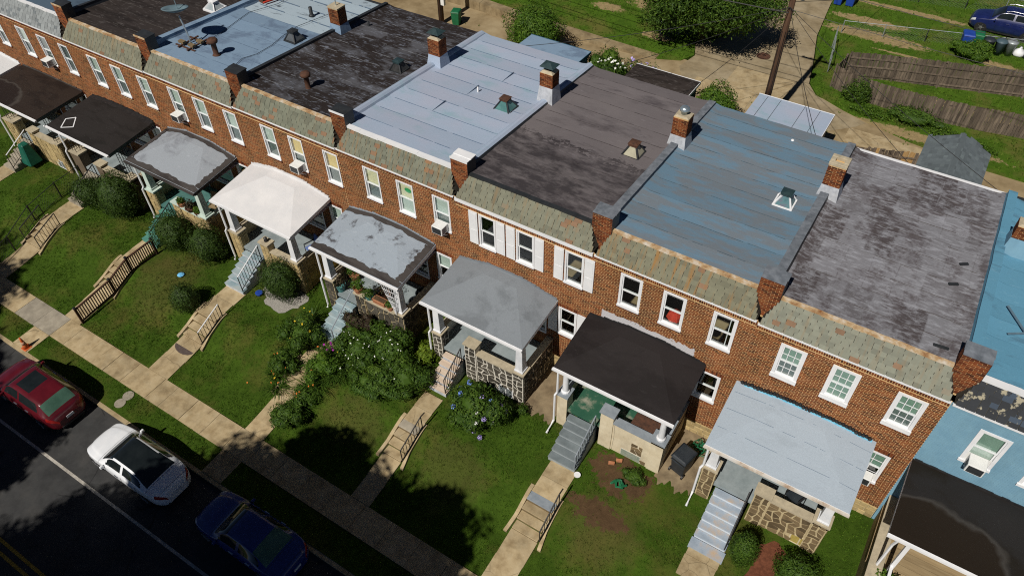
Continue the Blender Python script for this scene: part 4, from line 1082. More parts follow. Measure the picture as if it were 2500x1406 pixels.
        stones_on(wall, (wx1 - .45, fy - .061, .95), (1, 0, 0), (0, 0, 1), (0, -1, 0), .47, 1.88, P['mat'], .26, ch_, jo, jt)
        stones_on(wall, (wx1 + .03, fy - .05, .95), (0, 1, 0), (0, 0, 1), (1, 0, 0), .44, 1.88, P['mat'], .24, ch_, jo, jt)
        stones_on(wall, (wx1 + .001, fy + .41, .95), (0, 1, 0), (0, 0, 1), (1, 0, 0), 1.86, 1.72, P['mat'], cw, ch_, jo, jt)
        stones_on(wall, (p0[0] + .01, fy - .061, .95), (1, 0, 0), (0, 0, 1), (0, -1, 0), pw - .02, 1.88, P['mat'], .26, ch_, jo, jt)
        stones_on(wall, (p0[1] + .001, fy - .04, 1.95), (0, 1, 0), (0, 0, 1), (1, 0, 0), .44, .88, P['mat'], .24, ch_, jo, jt)
    if i in (1, 3, 8):
        bx = wx0 + .53 + 1.02
        w_ = mk('basement_window', MB().box(bx, bx + .7, fy - .035, fy - .0, .98, 1.04).box(bx, bx + .7, fy - .035, fy, 1.5, 1.56).box(bx, bx + .05, fy - .035, fy, 1.04, 1.5).box(bx + .65, bx + .7, fy - .035, fy, 1.04, 1.5).box(bx + .33, bx + .37, fy - .035, fy, 1.04, 1.5), TRIMW if i != 1 else TAN, root)
        mk('pane', MB().box(bx + .05, bx + .65, fy - .024, fy - .021, 1.04, 1.5), S('basement_glass', (.12, .14, .15), (.2, .22, .22), scale=4, rough=.2) if i != 1 else S('yellow_block_glass', (.36, .27, .06), (.45, .36, .12), scale=9, rough=.3), w_)
    if i == 2:
        gb = MB(); gx = wx0 + .95
        o2 = mk('basement_window', MB().box(gx, gx + .82, fy - .03, fy, 1.02, 1.44), JOINTW, root)
        for r in range(3):
            for k in range(6): mk('glass_block', MB().box(gx + .02 + k * .13, gx + .14 + k * .13, fy - .045, fy - .01, 1.04 + r * .13, 1.155 + r * .13), S('block_glass', (.20, .24, .19), (.30, .33, .27), scale=9, rough=.15) if not (r or k) else bpy.data.materials['block_glass'], o2)
        stones_on(wall, (gx + .55, fy - .021, 1.0), (1, 0, 0), (0, 0, 1), (0, -1, 0), .5, .42, STONE_B, .25, .22, .03, .3, [(-.1, .28, 0, .45)])
        stones_on(wall, (gx + .35, fy - .021, 1.46), (1, 0, 0), (0, 0, 1), (0, -1, 0), .5, .62, STONE_B, .25, .22, .03, .35)
        mk('crack', MB().bar((wx0 + .58, fy - .022, 1.0), (wx0 + .61, fy - .022, 1.9), .012, .006).bar((wx0 + .61, fy - .022, 1.9), (wx0 + .575, fy - .022, 2.68), .012, .006), IRON, wall)
    # posts
    zc = ze - .13
    for xx in ((p0[0] + p0[1]) / 2, wx1 - .20):
        if i in (7, 8):
            m_ = MB()
            for dx, dy in ((-.14, -.1), (.14, -.1), (-.14, .14), (.14, .14)): m_.tube([(xx + dx, fy + .15 + dy, 2.94), (xx + dx, fy + .15 + dy, zc)], .016, 5)
            for k in range(8):
                z = 3.1 + k * .2; m_.bar((xx - .14, fy + .05, z), (xx + .14, fy + .05, z + .12), .014, .014).bar((xx + .14, fy + .29, z), (xx - .14, fy + .29, z + .12), .014, .014)
            mk('iron_post', m_, IRON, root); continue
        yy = fy + .16
        if i == 2:
            c_ = MB().lathe((xx, yy, 2.94), [(.17, 0), (.17, .08), (.12, .12), (.105, 1.0), (.095, zc - 3.06), (.15, zc - 3.0), (.15, zc - 2.94)], 14)
        else:
            c_ = MB().box(xx - .20, xx + .20, yy - .20, yy + .20, 2.942, 3.03).frus(xx - .165, xx + .165, yy - .165, yy + .165, 3.03, xx - .125, xx + .125, yy - .125, yy + .125, zc - .1).box(xx - .17, xx + .17, yy - .17, yy + .17, zc - .1, zc)
        mk('porch_post', c_, WHITE if i != 6 else PALEGREEN, root, bevel=.008 if i != 2 else 0)
    mk('downspout', MB().tube([(p0[0] + .02, yf - .05, ze - .08), (p0[0] + .0, fy - .10, ze - .42), (p0[0] + .0, fy - .10, 3.05), (p0[0] - .06, fy - .17, 2.9), (p0[0] - .06, fy - .17, 1.25), (p0[0] - .05, fy - .75, 1.08) if i in (1, 2) else (p0[0] - .06, fy - .25, 1.1)], .045, 6), TRIMW, root)
    # stairs
    rise = (fz - 1.02) / ns; tr = .275
    st = MB()
    for k in range(ns - 1):
        zz = fz - rise * (k + 1); st.box(sx0 + .02, sx1 - .02, fy - tr * (k + 1) + .002, fy - tr * k - .002 + (.02 if k == 0 else 0), .75, zz - .045)
    stairs = mk('front_stairs', st, STUCCO if i in (5, 3) else RISER_LIT.get(i, sm), root)
    for k in range(ns - 1):
        zz = fz - rise * (k + 1)
        mk('step', MB().box(sx0, sx1, fy - tr * (k + 1) - .012, fy - tr * k - .005, zz - .043, zz), sm, stairs, bevel=.006)
    if i in (1,): mk('step', MB().box(sx0 - .03, sx1 + .05, fy - tr * (ns - 1) - .42, fy - tr * (ns - 1) - .035, .9, 1.06), sm, stairs)
    yb2 = fy - tr * (ns - 1)
    if P['rail'] == 'iron': railing(root, (sx1 - .05, fy - .12, fz - rise), (sx1 - .05, yb2 + .02, 1.02 + rise), .86, IRON if i != 2 else CAPGREY, 11, .1)
    elif P['rail'] == 'white': railing(root, (sx1 - .06, fy - .12, fz - rise), (sx1 - .06, yb2 + .05, 1.02 + rise), .92, IRON, 10, .12, white=True)
    elif P['rail'] == 'rod': mk('stair_railing', MB().tube([(sx1 - .02, fy - .05, 2.95), (sx1 - .02, yb2, 1.95)], .03, 6).tube([(sx1 - .02, yb2, 1.95), (sx1 - .02, yb2, 1.0)], .03, 6), CAPGREY, root)
for i in range(10): porch(i)
HNAME = {2: 'the green porch floor', 3: 'white shutters', 4: 'potted plants on its porch', 5: 'the white porch roof', 6: 'the satellite dish', 7: 'a white diamond on its porch roof', 8: 'the grey slate mansard'}
def garden_steps(i):
    a, b = WALK[i]; n = 4; y0, y1 = -5.42, -6.80
    zt_, zb_ = zl(-5.4) + .03, zl(-6.9) + .02; rise = (zt_ - zb_) / n; tr = (y0 - y1) / n
    t = thing('garden_steps', 'worn concrete garden steps before the house with ' + HNAME[i], 'steps', ((a + b) / 2, (y0 + y1) / 2, zb_ - .1), 'garden steps down to the pavement')
    for k in range(n):
        z = zt_ - rise * k
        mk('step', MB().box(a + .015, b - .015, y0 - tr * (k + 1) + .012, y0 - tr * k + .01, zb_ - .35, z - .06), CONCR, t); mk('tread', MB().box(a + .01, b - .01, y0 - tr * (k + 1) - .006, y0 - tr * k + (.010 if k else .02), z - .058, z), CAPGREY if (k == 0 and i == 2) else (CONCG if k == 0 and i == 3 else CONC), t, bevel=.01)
    for s, xx in ((-1, a), (1, b)):
        m = 9; w = MB(); P = []
        for k in range(m + 1):
            f = k / m; y = y0 + .25 + (y1 - .2 - y0 - .25) * f
            z = zt_ + .04 - (zt_ - zb_ - .02) * (0 if f < .12 else min(1, ((f - .12) / .85) ** 1.25)); fl_ = .10 * max(0, f - .65) / .35
            P.append((y, z, fl_))
        for (ya, za, fa), (yb, zb2, fb) in zip(P, P[1:]):
            x_in0, x_in1 = xx + s * fa, xx + s * fb
            w.v += [(x_in0, ya, zb_ - .3), (x_in0 + s * .14, ya, zb_ - .3), (x_in1 + s * .14, yb, zb_ - .3), (x_in1, yb, zb_ - .3), (x_in0, ya, za), (x_in0 + s * .14, ya, za), (x_in1 + s * .14, yb, zb2), (x_in1, yb, zb2)]
            n0 = len(w.v) - 8
            for q in ((4, 5, 6, 7), (0, 1, 5, 4), (1, 2, 6, 5), (2, 3, 7, 6), (3, 0, 4, 7)): w.f.append(tuple(n0 + c for c in q))
        mk('side_wall', w, CONC, t)
    if i in (2, 3, 5, 7):
        railing(t, (b + .05, y0 + .05, zt_), (b + .05, y1 + .05, zb_ + .1), .80, IRON, 8, .12, 'step_railing', white=(i == 5), top=(0, .25, -.02) if i in (2, 3) else None)
    if i == 7: railing(t, (a - .05, y0 + .05, zt_), (a - .05, y1 + .05, zb_ + .1), .80, IRON, 4, .12, 'step_railing')
for i in range(2, 9): garden_steps(i)
# ------------------------------------------------------------------ back alley, yards, sheds and fences
ZB = .30
bgm = MB(); nb = 60
mk('alley', MB().poly([(-110, 10.6, ZB), (80, 10.6, ZB), (80, 27.2, ZB), (-110, 27.2, ZB)]), DIRT, kind='structure')
def sheet(name, pts, z, mat, thick=.0, **k):
    return mk(name, MB().prism(pts, z - .3, z), mat, kind='structure', **k)
SIDE = S('side_alley_concrete', (.215, .165, .095), (.30, .24, .15), (.345, .285, .19), scale=.7, grime=.35, bscale=60)
CUT_L = [(-110, 27.0), (-34.3, 27.0), (-30.6, 26.75), (-24, 26.6), (-20.3, 26.3), (-18.9, 26.9), (-18.4, 28.0), (-19.0, 29.6), (-17.6, 31.5), (-17.0, 36), (-17.0, 90), (-110, 90)]
sheet('back_lawn', CUT_L, ZB + .05, TURFB)
CUT_R = [(-12.9, 90), (-12.7, 40), (-12.15, 34.8), (-11.4, 31.6), (-10.75, 28.5), (-10.0, 27.4), (-8.1, 26.5), (-6.4, 25.9), (-4, 25.2), (0, 24.6), (80, 23.5), (80, 90)]
sheet('back_lawn', CUT_R, ZB + .04, TURFB)
sheet('side_alley', [(-16.98, 90), (-16.98, 36), (-17.55, 31.5), (-18.95, 29.55), (-18.35, 28.0), (-18.7, 26.2), (-17.2, 23.6), (-8.6, 23.6), (-7.0, 25.2), (-6.6, 25.85), (-8.1, 26.45), (-10.05, 27.35), (-10.8, 28.45), (-11.45, 31.55), (-12.2, 34.75), (-12.75, 40), (-12.95, 90)], ZB + .012, SIDE)
sl = MB()
so = bpy.data.objects.get('side_alley')
for (x0_, x1_, y0_, y1_) in ((-17.2, -13.3, 23.7, 25.6), (-13.25, -9.0, 23.7, 25.4), (-24.0, -17.4, 22.5, 23.9), (-15.4, -11.6, 25.7, 28.2), (-7.3, -3.2, 23.4, 24.9)):
    mk('slab', MB().box(x0_, x1_, y0_, y1_, ZB - .1, ZB + .022 + random.uniform(0, .006)), CONC, so)
BARE = S('bare_earth_strip', (.30, .215, .10), (.42, .32, .17), scale=1.5, bscale=40)
def bare(cx, cy, rx, ry, name='bare_patch'):
    n = 30; pts = []
    for k in range(n):
        t = 2 * math.pi * k / n; r = 1 + .16 * math.sin(3 * t + cx) + random.uniform(-.16, .16); pts.append((cx + rx * r * math.cos(t), cy + ry * r * math.sin(t)))
    mk(name, MB().prism(pts, ZB - .1, ZB + .058 + random.uniform(0, .012)), BARE, kind='structure')
def back_mask(x, y):
    def inp(P):
        c = False
        for (x1, y1), (x2, y2) in zip(P, P[1:] + P[:1]):
            if (y1 > y) != (y2 > y) and x < (x2 - x1) * (y - y1) / (y2 - y1) + x1: c = not c
        return c
    d = smooth_n(x * .9, y * .9)
    if any(((x - a) / b) ** 2 + ((y - e) / f) ** 2 < 1.1 + .5 * d for a, e, b, f in BARES): return .05
    return (.9 if d > -.4 else .35) if inp(CUT_L) or inp(CUT_R) else (.12 if smooth_n(x, y, 1.3) > .75 and y < 26 else 0)
Vb = grass_blades(36000, (-40, 4), (20.5, 52), lambda y: ZB + .05, back_mask, .06, .16, .022, 5)
stuff_obj('grass', quads_mesh('back_grass', Vb, BLADEB), kind='stuff')
WALLC = S('weathered_wall_concrete', (.16, .115, .06), (.27, .205, .115), (.34, .27, .16), scale=1.3, grime=.4, bscale=50)
# low retaining wall along the alley
rw = thing('retaining_wall', 'low weathered concrete wall along the alley below the back lawn', 'wall', (-28, 26.5, ZB))
a_ = [(-62, 25.9), (-34.3, 25.9), (-30.6, 25.75), (-24, 25.9), (-20.4, 26.1)]
for (p, q) in zip(a_, a_[1:]):
    n = max(1, int((q[0] - p[0]) / 3.0))
    for k in range(n):
        u = Vector((p[0] + (q[0] - p[0]) * k / n, p[1] + (q[1] - p[1]) * k / n, ZB - .1)); v = Vector((p[0] + (q[0] - p[0]) * (k + 1) / n, p[1] + (q[1] - p[1]) * (k + 1) / n, ZB - .1))
        hf = lambda q: ZB + float(np.interp(q, [-34, -28, -22, -20.4], [.62, .42, .16, .06]))
        mk('wall_panel', MB().prism([(u.x + .01, u.y), (v.x - .01, v.y), (v.x - .01, v.y + .75), (u.x + .01, u.y + .75)], ZB - .2, [hf(u.x), hf(v.x), hf(v.x), hf(u.x)]), WALLC, rw)
# garages behind the houses
def garage(label, x0, x1, y0, y1, zf, zb, wallm, roofm, slats=None, trim=TRIMW):
    t = thing('garage', label, 'garage', ((x0 + x1) / 2, (y0 + y1) / 2, ZB), 'sheds and garages along the alley')
    mk('wall', MB().box(x0 + .12, x1 - .12, y0 + .12, y1 - .12, ZB - .1, min(zf, zb) - .12), wallm, t)
    n = 4; mb = MB(); P = [(x0, y0, zb), (x1, y0, zb), (x1, y1, zf), (x0, y1, zf)]
    mb.prism([(p[0], p[1]) for p in P], [p[2] - .12 for p in P], [p[2] for p in P])
    r = mk('roof', mb, roofm, t)
    mk('edge_trim', MB().obox((x1 + .002, y0, zb - .14), (.03, 0, 0), (0, y1 - y0, zf - zb), (0, 0, .16)).obox((x0 - .03, y1 + .002, zf - .14), (x1 - x0 + .06, 0, 0), (0, .03, 0), (0, 0, .16)), trim, t)
    if slats:
        s = MB()
        for f in slats: s.bar((x0 + (x1 - x0) * f, y0 + .05, zb + .01), (x0 + (x1 - x0) * f, y1 - .05, zf + .01), .02, .012)
        mk('roof_seam', s, DARKMETAL, r)
    mk('door', MB().box(x0 + .5, x1 - .5, y1 - .13, y1 - .09, ZB, ZB + 2.0), WHITE, t)
    return t
SHEDBLUE = S('blue_siding', (.02, .07, .11), (.04, .11, .16), scale=3)
garage('pale blue flat roofed garage with seams, behind the slate blue roof', -12.1, -7.95, 16.8, 21.3, 3.0, 3.15, CONCG, ROOF[4], (.12, .3, .62, .82))
garage('black felt roofed garage with white edge, behind the purple grey roof', -19.4, -15.4, 16.3, 20.7, 3.0, 3.15, SHEDBLUE, ROOF[7])
garage('blue grey flat roofed garage behind the pale seamed roof', -26.6, -22.4, 16.0, 20.5, 3.0, 3.2, SHEDBLUE, ROOF[6], None, SHEDBLUE)
# shingled shed
sh = thing('shed', 'grey shingled gable shed behind the mottled grey roof', 'shed', (-1.7, 20.5, ZB), 'sheds and garages along the alley')
sx0, sx1, sy0, sy1, ez, rz_ = -3.25, -.15, 18.6, 22.7, 2.5, 3.2; sxm = (sx0 + sx1) / 2
mk('wall', MB().box(sx0 + .15, sx1 - .15, sy0 + .1, sy1 - .2, ZB - .1, ez + .05).prism([(sx0 + .15, sy1 - .2), (sx1 - .15, sy1 - .2), (sx1 - .15, sy1 - .15), (sx0 + .15, sy1 - .15)], ZB, ez), TAN, sh)
shr = mk('roof', MB().poly([(sx0, sy0, ez), (sxm, sy0, rz_), (sxm, sy1, rz_), (sx0, sy1, ez)]).poly([(sxm, sy0, rz_), (sx1, sy0, ez), (sx1, sy1, ez), (sxm, sy1, rz_)]).poly([(sx0, sy1, ez), (sxm, sy1, rz_), (sx1, sy1, ez)]).poly([(sx0, sy0, ez), (sx1, sy0, ez), (sxm, sy0, rz_)]), DARKMETAL, sh)
SHING = slate_mat('asphalt_shingle', (.105, .135, .15), (.15, .18, .19), .2)
SHM = [MB().box(-.15, .15, 0, .2, 0, .012).mesh('shingle', SHING), MB().box(-.11, .11, 0, .2, 0, .012).mesh('shingle', SHING)]
sl_len = math.hypot(sxm - sx0, rz_ - ez); sa = math.atan2(rz_ - ez, sxm - sx0)
for side in (-1, 1):
    nrow = 9
    for r in range(nrow):
        s = sl_len * r / nrow; y = sy0 + (.15 if r % 2 else .0)
        while y < sy1 - .1:
            k = random.random() < .4; w = .22 if k else .30
            px = (sx0 + s * math.cos(sa)) if side < 0 else (sx1 - s * math.cos(sa)); pz = ez + s * math.sin(sa) + .012
            piece('shingle', SHM[1 if k else 0], shr, (px, y + w / 2, pz), (sa - .05, 0, -math.pi / 2 if side < 0 else math.pi / 2)); y += w + .006
mk('ridge_cap', MB().bar((sxm, sy0, rz_ + .012), (sxm, sy1, rz_ + .012), .2, .02), SHING, shr)
# plank fences
PLK = S('weathered_plank', (.075, .058, .045), (.16, .125, .092), scale=3, stretch=(3, 3, .5), var=.35)
PLKT = S('newer_plank', (.30, .18, .07), (.42, .27, .12), scale=3, stretch=(3, 3, .5), var=.2)
PLM = {}
def plank_fence(label, pts, h, mat, w=.14, front=-1, rails=(.25, .85, 1.4), newer=None):
    c = Vector(pts[len(pts) // 2]); t = thing('fence', label, 'fence', (c.x, c.y, ZB), 'timber fences by the alley')
    rl = MB()
    for p, q in zip(pts, pts[1:]):
        a, b = Vector((*p, ZB)), Vector((*q, ZB)); d = b - a; L = d.length; u = d / L; nrm = Vector((u.y, -u.x, 0)) * -front
        k = int(L / (w + .008))
        for j in range(k):
            mt = newer if newer and random.random() < .5 and j > k * .55 else mat
            key = (mt.name, round(w, 2), round(h, 2))
            if key not in PLM: PLM[key] = MB().prism([(-w / 2, -.01), (w / 2, -.01), (w / 2, .01), (-w / 2, .01)], 0, h).mesh('plank', mt)
            piece('plank', PLM[key], t, a + u * (L * (j + .5) / k) + Vector((0, 0, random.uniform(-.03, .04))), (random.uniform(-.02, .02), random.uniform(-.012, .012), math.atan2(u.y, u.x)))
        for z in rails: rl.bar(a + Vector((0, 0, z)) - nrm * .035, b + Vector((0, 0, z)) - nrm * .035, .045, .09)
        m = max(1, round(L / 2.3))
        for j in range(m + 1):
            o = a + u * (L * j / m) - nrm * .10; mk('post', MB().box(o.x - .05, o.x + .05, o.y - .05, o.y + .05, ZB - .1, ZB + h - .05), mat, t)
    mk('rail', rl, mat, t)
    return t
plank_fence('long weathered timber fence with three rails, far one of the two beside the alley corner', [(-9.2, 30.35), (-6.5, 31.35), (-3.9, 32.1), (.8, 33.5), (5, 34.6)], 1.75, PLK, front=1)
plank_fence('curved dark weathered timber fence facing the alley', [(-9.45, 28.7), (-8.0, 28.1), (-5.4, 27.98), (-3.4, 28.1), (-.9, 28.4), (2, 28.95), (5, 29.6)], 1.5, PLK, front=-1, rails=(.3, 1.2))
plank_fence('short end panel of timber fence joining the two long fences', [(-9.45, 28.75), (-9.25, 30.3)], 1.65, PLK)
plank_fence('low timber fence with some newer planks beside the shingled shed', [(-6.6, 20.4), (-5.0, 21.0), (-3.3, 21.6)], 1.75, PLK, front=1, newer=PLKT)
# chain link fences: posts, rail and wire
GALV = S('galvanised_pipe', (.22, .25, .26), (.34, .37, .38), scale=6, rough=.45, metal=.3)
def chain_link(label, pts, h, posts=3.0):
    c = pts[len(pts) // 2]; t = thing('chain_link_fence', label, 'fence', (c[0], c[1], ZB), 'chain link fences')
    for p, q in zip(pts, pts[1:]):
        a, b = Vector((*p, ZB)), Vector((*q, ZB)); L = (b - a).length; n = max(1, round(L / posts))
        mk('top_rail', MB().tube([a + Vector((0, 0, h)), b + Vector((0, 0, h))], .022, 5), GALV, t)
        for j in range(n + 1): mk('post', MB().tube([a.lerp(b, j / n), a.lerp(b, j / n) + Vector((0, 0, h + .05))], .03, 6), GALV, t)
        w = MB(); m = int(L / .18)
        for j in range(m):
            f0, f1 = j / m, min(1, (j + h / .18) / m); e = h * min(1, (1 - f0) * m * .18 / h)
            w.tube([a.lerp(b, f0), a.lerp(b, f1) + Vector((0, 0, e))], .0025, 3, False); w.tube([a.lerp(b, f0) + Vector((0, 0, h)), a.lerp(b, f1) + Vector((0, 0, h - e))], .0025, 3, False)
        mk('wire_mesh', w, GALV, t, kind='stuff')
chain_link('chain link fence across the back lawn in front of the parked blue car', [(-10.9, 36.0), (-5.75, 37.6), (-1.2, 39.0), (4, 40.6)], .9)
chain_link('chain link fence at the top edge behind the parked blue car', [(-12.3, 41.6), (-7.36, 43.3), (-4.3, 43.95), (3, 46)], 1.1)
chain_link('leaning chain link gate at the side alley corner', [(-10.85, 33.6), (-10.2, 30.3)], 1.5)
chain_link('short chain link fence on the back lawn beside the big tree', [(-21.5, 29.3), (-19.3, 30.6)], 1.1, 1.2)
chain_link('chain link fence behind the patched tar roof', [(-42, 19.8), (-29.5, 20.3)], 1.1)
# utility poles and wires
POLEW = S('creosoted_pole', (.055, .03, .018), (.115, .062, .036), scale=3, stretch=(4, 4, .4), bump=.6)
def utility_pole(label, x, y, h, box_=None):
    t = thing('utility_pole', label, 'pole', (x, y, ZB), 'utility poles')
    mk('shaft', MB().tube([(x, y, ZB - .3), (x, y, ZB + h * .5), (x + .02, y, ZB + h)], [.20, .17, .13], 12), POLEW, t, smooth=True)
    mk('cross_arm', MB().bar((x - 1.1, y - .14, ZB + h - .6), (x + 1.1, y - .14, ZB + h - .6), .11, .13), POLEW, t)
    for dx in (-1, -.5, .5, 1): mk('insulator', MB().lathe((x + dx, y - .14, ZB + h - .54), [(.05, 0), (.06, .08), (.03, .14)], 8), TEALMETAL, t)
    cb = MB()
    for k in range(3): cb.tube([(x + .20 * math.cos(k), y - .20, ZB + .2), (x + .17 * math.cos(k), y - .18, ZB + h * .55)], .012, 4)
    mk('cable_run', cb, IRON, t)
    if box_: mk('meter_box', MB().box(x + .2, x + .48, y - .2, y, ZB + 1.5, ZB + 2.3), ACW, t)
    return t
utility_pole('tall brown utility pole at the mouth of the side alley', -11.75, 21.75, 11.6)
utility_pole('utility pole with a pale meter box behind the patched tar roof', -35.6, 22.95, 11.6, True)
lamp = thing('transformer', 'blue grey transformer can hung on the tall utility pole', 'transformer', (-11.35, 22.0, 8.6))
mk('can', MB().lathe((-11.35, 22.0, 8.35), [(.16, 0), (.18, .05), (.18, .5), (.1, .56)], 12), SHEDBLUE, lamp, smooth=True)
wires = []
def wire(a, b, sag, r=.011, n=14, label='thin overhead wire from the tall utility pole'):
    a, b = Vector(a), Vector(b); pts = []
    for k in range(n + 1):
        t = k / n; p = a.lerp(b, t); p.z -= sag * 4 * t * (1 - t); pts.append(p)
    tag(mk('overhead_wire', MB().tube(pts, r, 4, False), IRON), label, 'wire', 'overhead wires')
P1 = (-11.75, 21.6)
for k, (dz, dx) in enumerate(((11.3, -1.0), (11.3, 1.0), (9.6, 0), (8.4, 0), (7.7, 0))):
    wire((P1[0] + dx, P1[1], dz), (-35.6 + dx, 22.8, dz), .5, (.022 if k < 2 else .03), label=('left', 'right', 'uppermost thick', 'middle thick', 'lowest thick')[k] + (' of the two highest thin wires' if k < 2 else ' wire') + ' running along the alley between the two utility poles')
for dz in (11.3, 9.3, 7.9): wire((P1[0], P1[1], dz), (30, 24, dz - .5), .7, .014, label={11.3: 'highest', 9.3: 'middle', 7.9: 'lowest'}[dz] + ' overhead wire running along the alley past the shingled shed')
wire((P1[0], P1[1], 9.2), (-15.5, 62, 9), .8, .014, label='overhead wire running up the side alley')
for k, e in enumerate(((-2.0, 10.7, 7.2), (-6.5, 10.7, 7.0), (-14.0, 10.7, 7.2), (-19.5, 10.7, 7.0), (-25, 10.7, 7.0), (2.5, 10.7, 7.0))):
    wire((P1[0], P1[1], 8.0), e, .35, .015, label='service wire from the tall utility pole to the house with ' + ('the mottled roof', 'the slate blue roof', 'white shutters', 'the pale seamed roof', 'the patched tar roof', 'bright blue roof')[k])
for e, l in (((-3, 40, 5), 'towards the dustbins'), ((-24, 44, 6), 'over the broad tree'), ((-8, 48, 6), 'beside the side alley')): wire((P1[0], P1[1], 8.3), e, .5, .015, label='service wire from the tall pole crossing the back lawn ' + l)
# bins and bags
def bin_(label, x, y, z, mat, s=1.0, rot=0, cat='bin', wheels=True):
    t = thing('wheeled_bin' if wheels else 'dustbin', label, cat, (x, y, z)); c, sn = math.cos(rot), math.sin(rot)
    if wheels:
        def T(mb): mb.v = [(x + (p[0]) * c * s - p[1] * sn * s, y + p[0] * sn * s + p[1] * c * s, z + p[2] * s) for p in mb.v]; return mb
        mk('body', T(MB().frus(-.24, .24, -.27, .27, .05, -.30, .30, -.36, .36, .98)), mat, t, bevel=.03)
        mk('lid', T(MB().frus(-.33, .33, -.40, .40, .985, -.27, .27, -.33, .33, 1.08)), mat, t, bevel=.03)
        mk('handle', T(MB().tube([(-.26, .42, .95), (.26, .42, .95)], .025, 6)), mat, t)
        for xx in (-.27, .27): mk('wheel', T(MB().tube([(xx - .03, .27, .10), (xx + .03, .27, .10)], .10, 10)), IRON, t)
    else:
        mk('body', MB().lathe((x, y, z), [(.24 * s, 0), (.30 * s, .75 * s), (.33 * s, .78 * s)], 16), mat, t, smooth=True)
        mk('lid', MB().lathe((x, y, z + .79 * s), [(.34 * s, 0), (.34 * s, .05), (.22 * s, .13 * s), (.06, .15 * s)], 16), mat, t, smooth=True)
    return t
PLB = S('blue_plastic', (.012, .045, .26), (.02, .065, .34), scale=3, rough=.45, spec=.4); PLG = S('green_plastic', (.01, .10, .04), (.015, .14, .06), scale=3, rough=.5)
PLK2 = S('black_plastic', (.015, .02, .026), (.028, .034, .04), scale=3, rough=.5, spec=.4); PLGR = S('grey_plastic', (.05, .085, .105), (.08, .12, .14), scale=3, rough=.5)
bin_('blue wheeled bin standing left of the green bin by the parked blue car', -3.35, 37.75, ZB + .04, PLB, 1.15, .2)
bin_('green wheeled bin between the blue bin and the dustbins', -2.75, 38.4, ZB + .04, PLG, 1.0, .1)
bin_('black dustbin, first of the row beside the green bin', -2.05, 38.15, ZB + .04, PLK2, 1.1, wheels=False)
bin_('slate coloured dustbin, second of the row beside the green bin', -1.35, 38.3, ZB + .04, PLGR, 1.1, wheels=False)
bin_('silver grey dustbin, third of the row beside the green bin', -.75, 38.55, ZB + .04, GALV, 1.1, wheels=False)
bin_('blue wheeled bin at the top edge by the side alley, left of a pair', -12.3, 40.1, ZB + .04, PLB, 1.05)
bin_('blue wheeled bin at the top edge by the side alley, right of a pair', -11.5, 40.3, ZB + .04, PLB, 1.05)
bin_('dark green wheeled bin beside the meter box pole', -34.6, 23.4, ZB, PLG, 1.0, .3)
bin_('green wheeled bin behind the pale blue garage', -12.45, 19.6, ZB, PLG)
bin_('black wheeled bin in the gap beside the tan stucco porch', -6.55, -1.75, 1.0, PLK2, 1.05, 2.9)
for x, y, l, m in ((-.15, 38.75, 'tied white rubbish bag beside the silver dustbin', TRIMW), (.45, 38.7, 'black and white rubbish bag at the end of the dustbin row', PLK2)):
    mb = MB().lathe((x, y, ZB + .04), [(.26, 0), (.36, .16), (.30, .36), (.10, .50), (.05, .56), (.09, .62)], 11); mb.v = [(a + random.uniform(-.04, .04), b + random.uniform(-.04, .04), c) for a, b, c in mb.v]
    tag(mk('rubbish_bag', mb, m, smooth=True), l, 'bag')
tag(mk('manhole_cover', MB().lathe((-14.41, 30.24, ZB + .01), [(.46, 0), (.46, .016), (.40, .018), (.39, .012)], 24), RUST), 'rusty round manhole cover in the side alley', 'manhole cover')
tag(mk('log', MB().tube([(-28.6, 35.6, ZB + .2), (-26.4, 36.1, ZB + .2)], .2, 10), S('log_bark', (.16, .11, .07), (.26, .19, .12), scale=6)), 'short cut log lying on the back lawn', 'log')

# ------------------------------------------------------------------ street furniture and yard things
cn = thing('traffic_cone', 'worn orange traffic cone on the verge path by the kerb', 'cone', (-34.25, -10.98, .03))
ORG = S('faded_orange_plastic', (.48, .085, .02), (.58, .14, .04), scale=4, rough=.6)
mk('base', MB().box(-34.43, -34.07, -11.16, -10.80, .03, .06), ORG, cn, bevel=.02)
mk('shell', MB().lathe((-34.25, -10.98, .06), [(.135, 0), (.10, .2), (.055, .5), (.03, .66), (.02, .665)], 16), ORG, cn, smooth=True)
mk('band', MB().lathe((-34.25, -10.98, .06), [(.0975, .225), (.0705, .40)], 16), S('cone_band', (.38, .16, .10), (.5, .3, .2), scale=9), cn, smooth=True)
for x, y, l in ((-28.07, -10.72, 'grey utility lid in the verge, one nearer the kerb'), (-28.09, -10.28, 'grey utility lid in the verge, one nearer the pavement')):
    tag(mk('inspection_cover', MB().lathe((x, y, -.05), [(.24, 0), (.24, .085), (.21, .09)], 18), CONCG), l, 'lid')
tag(mk('door_mat', MB().prism([(-27.9 + .58 * math.cos(t * .42), -7.25 + .34 * math.sin(t * .42)) for t in range(15)], zl(-7.25), zl(-7.25) + .055), S('brown_mat', (.07, .05, .045), (.11, .085, .075), scale=12)), 'dark brown oval mat at the foot of garden steps', 'mat')
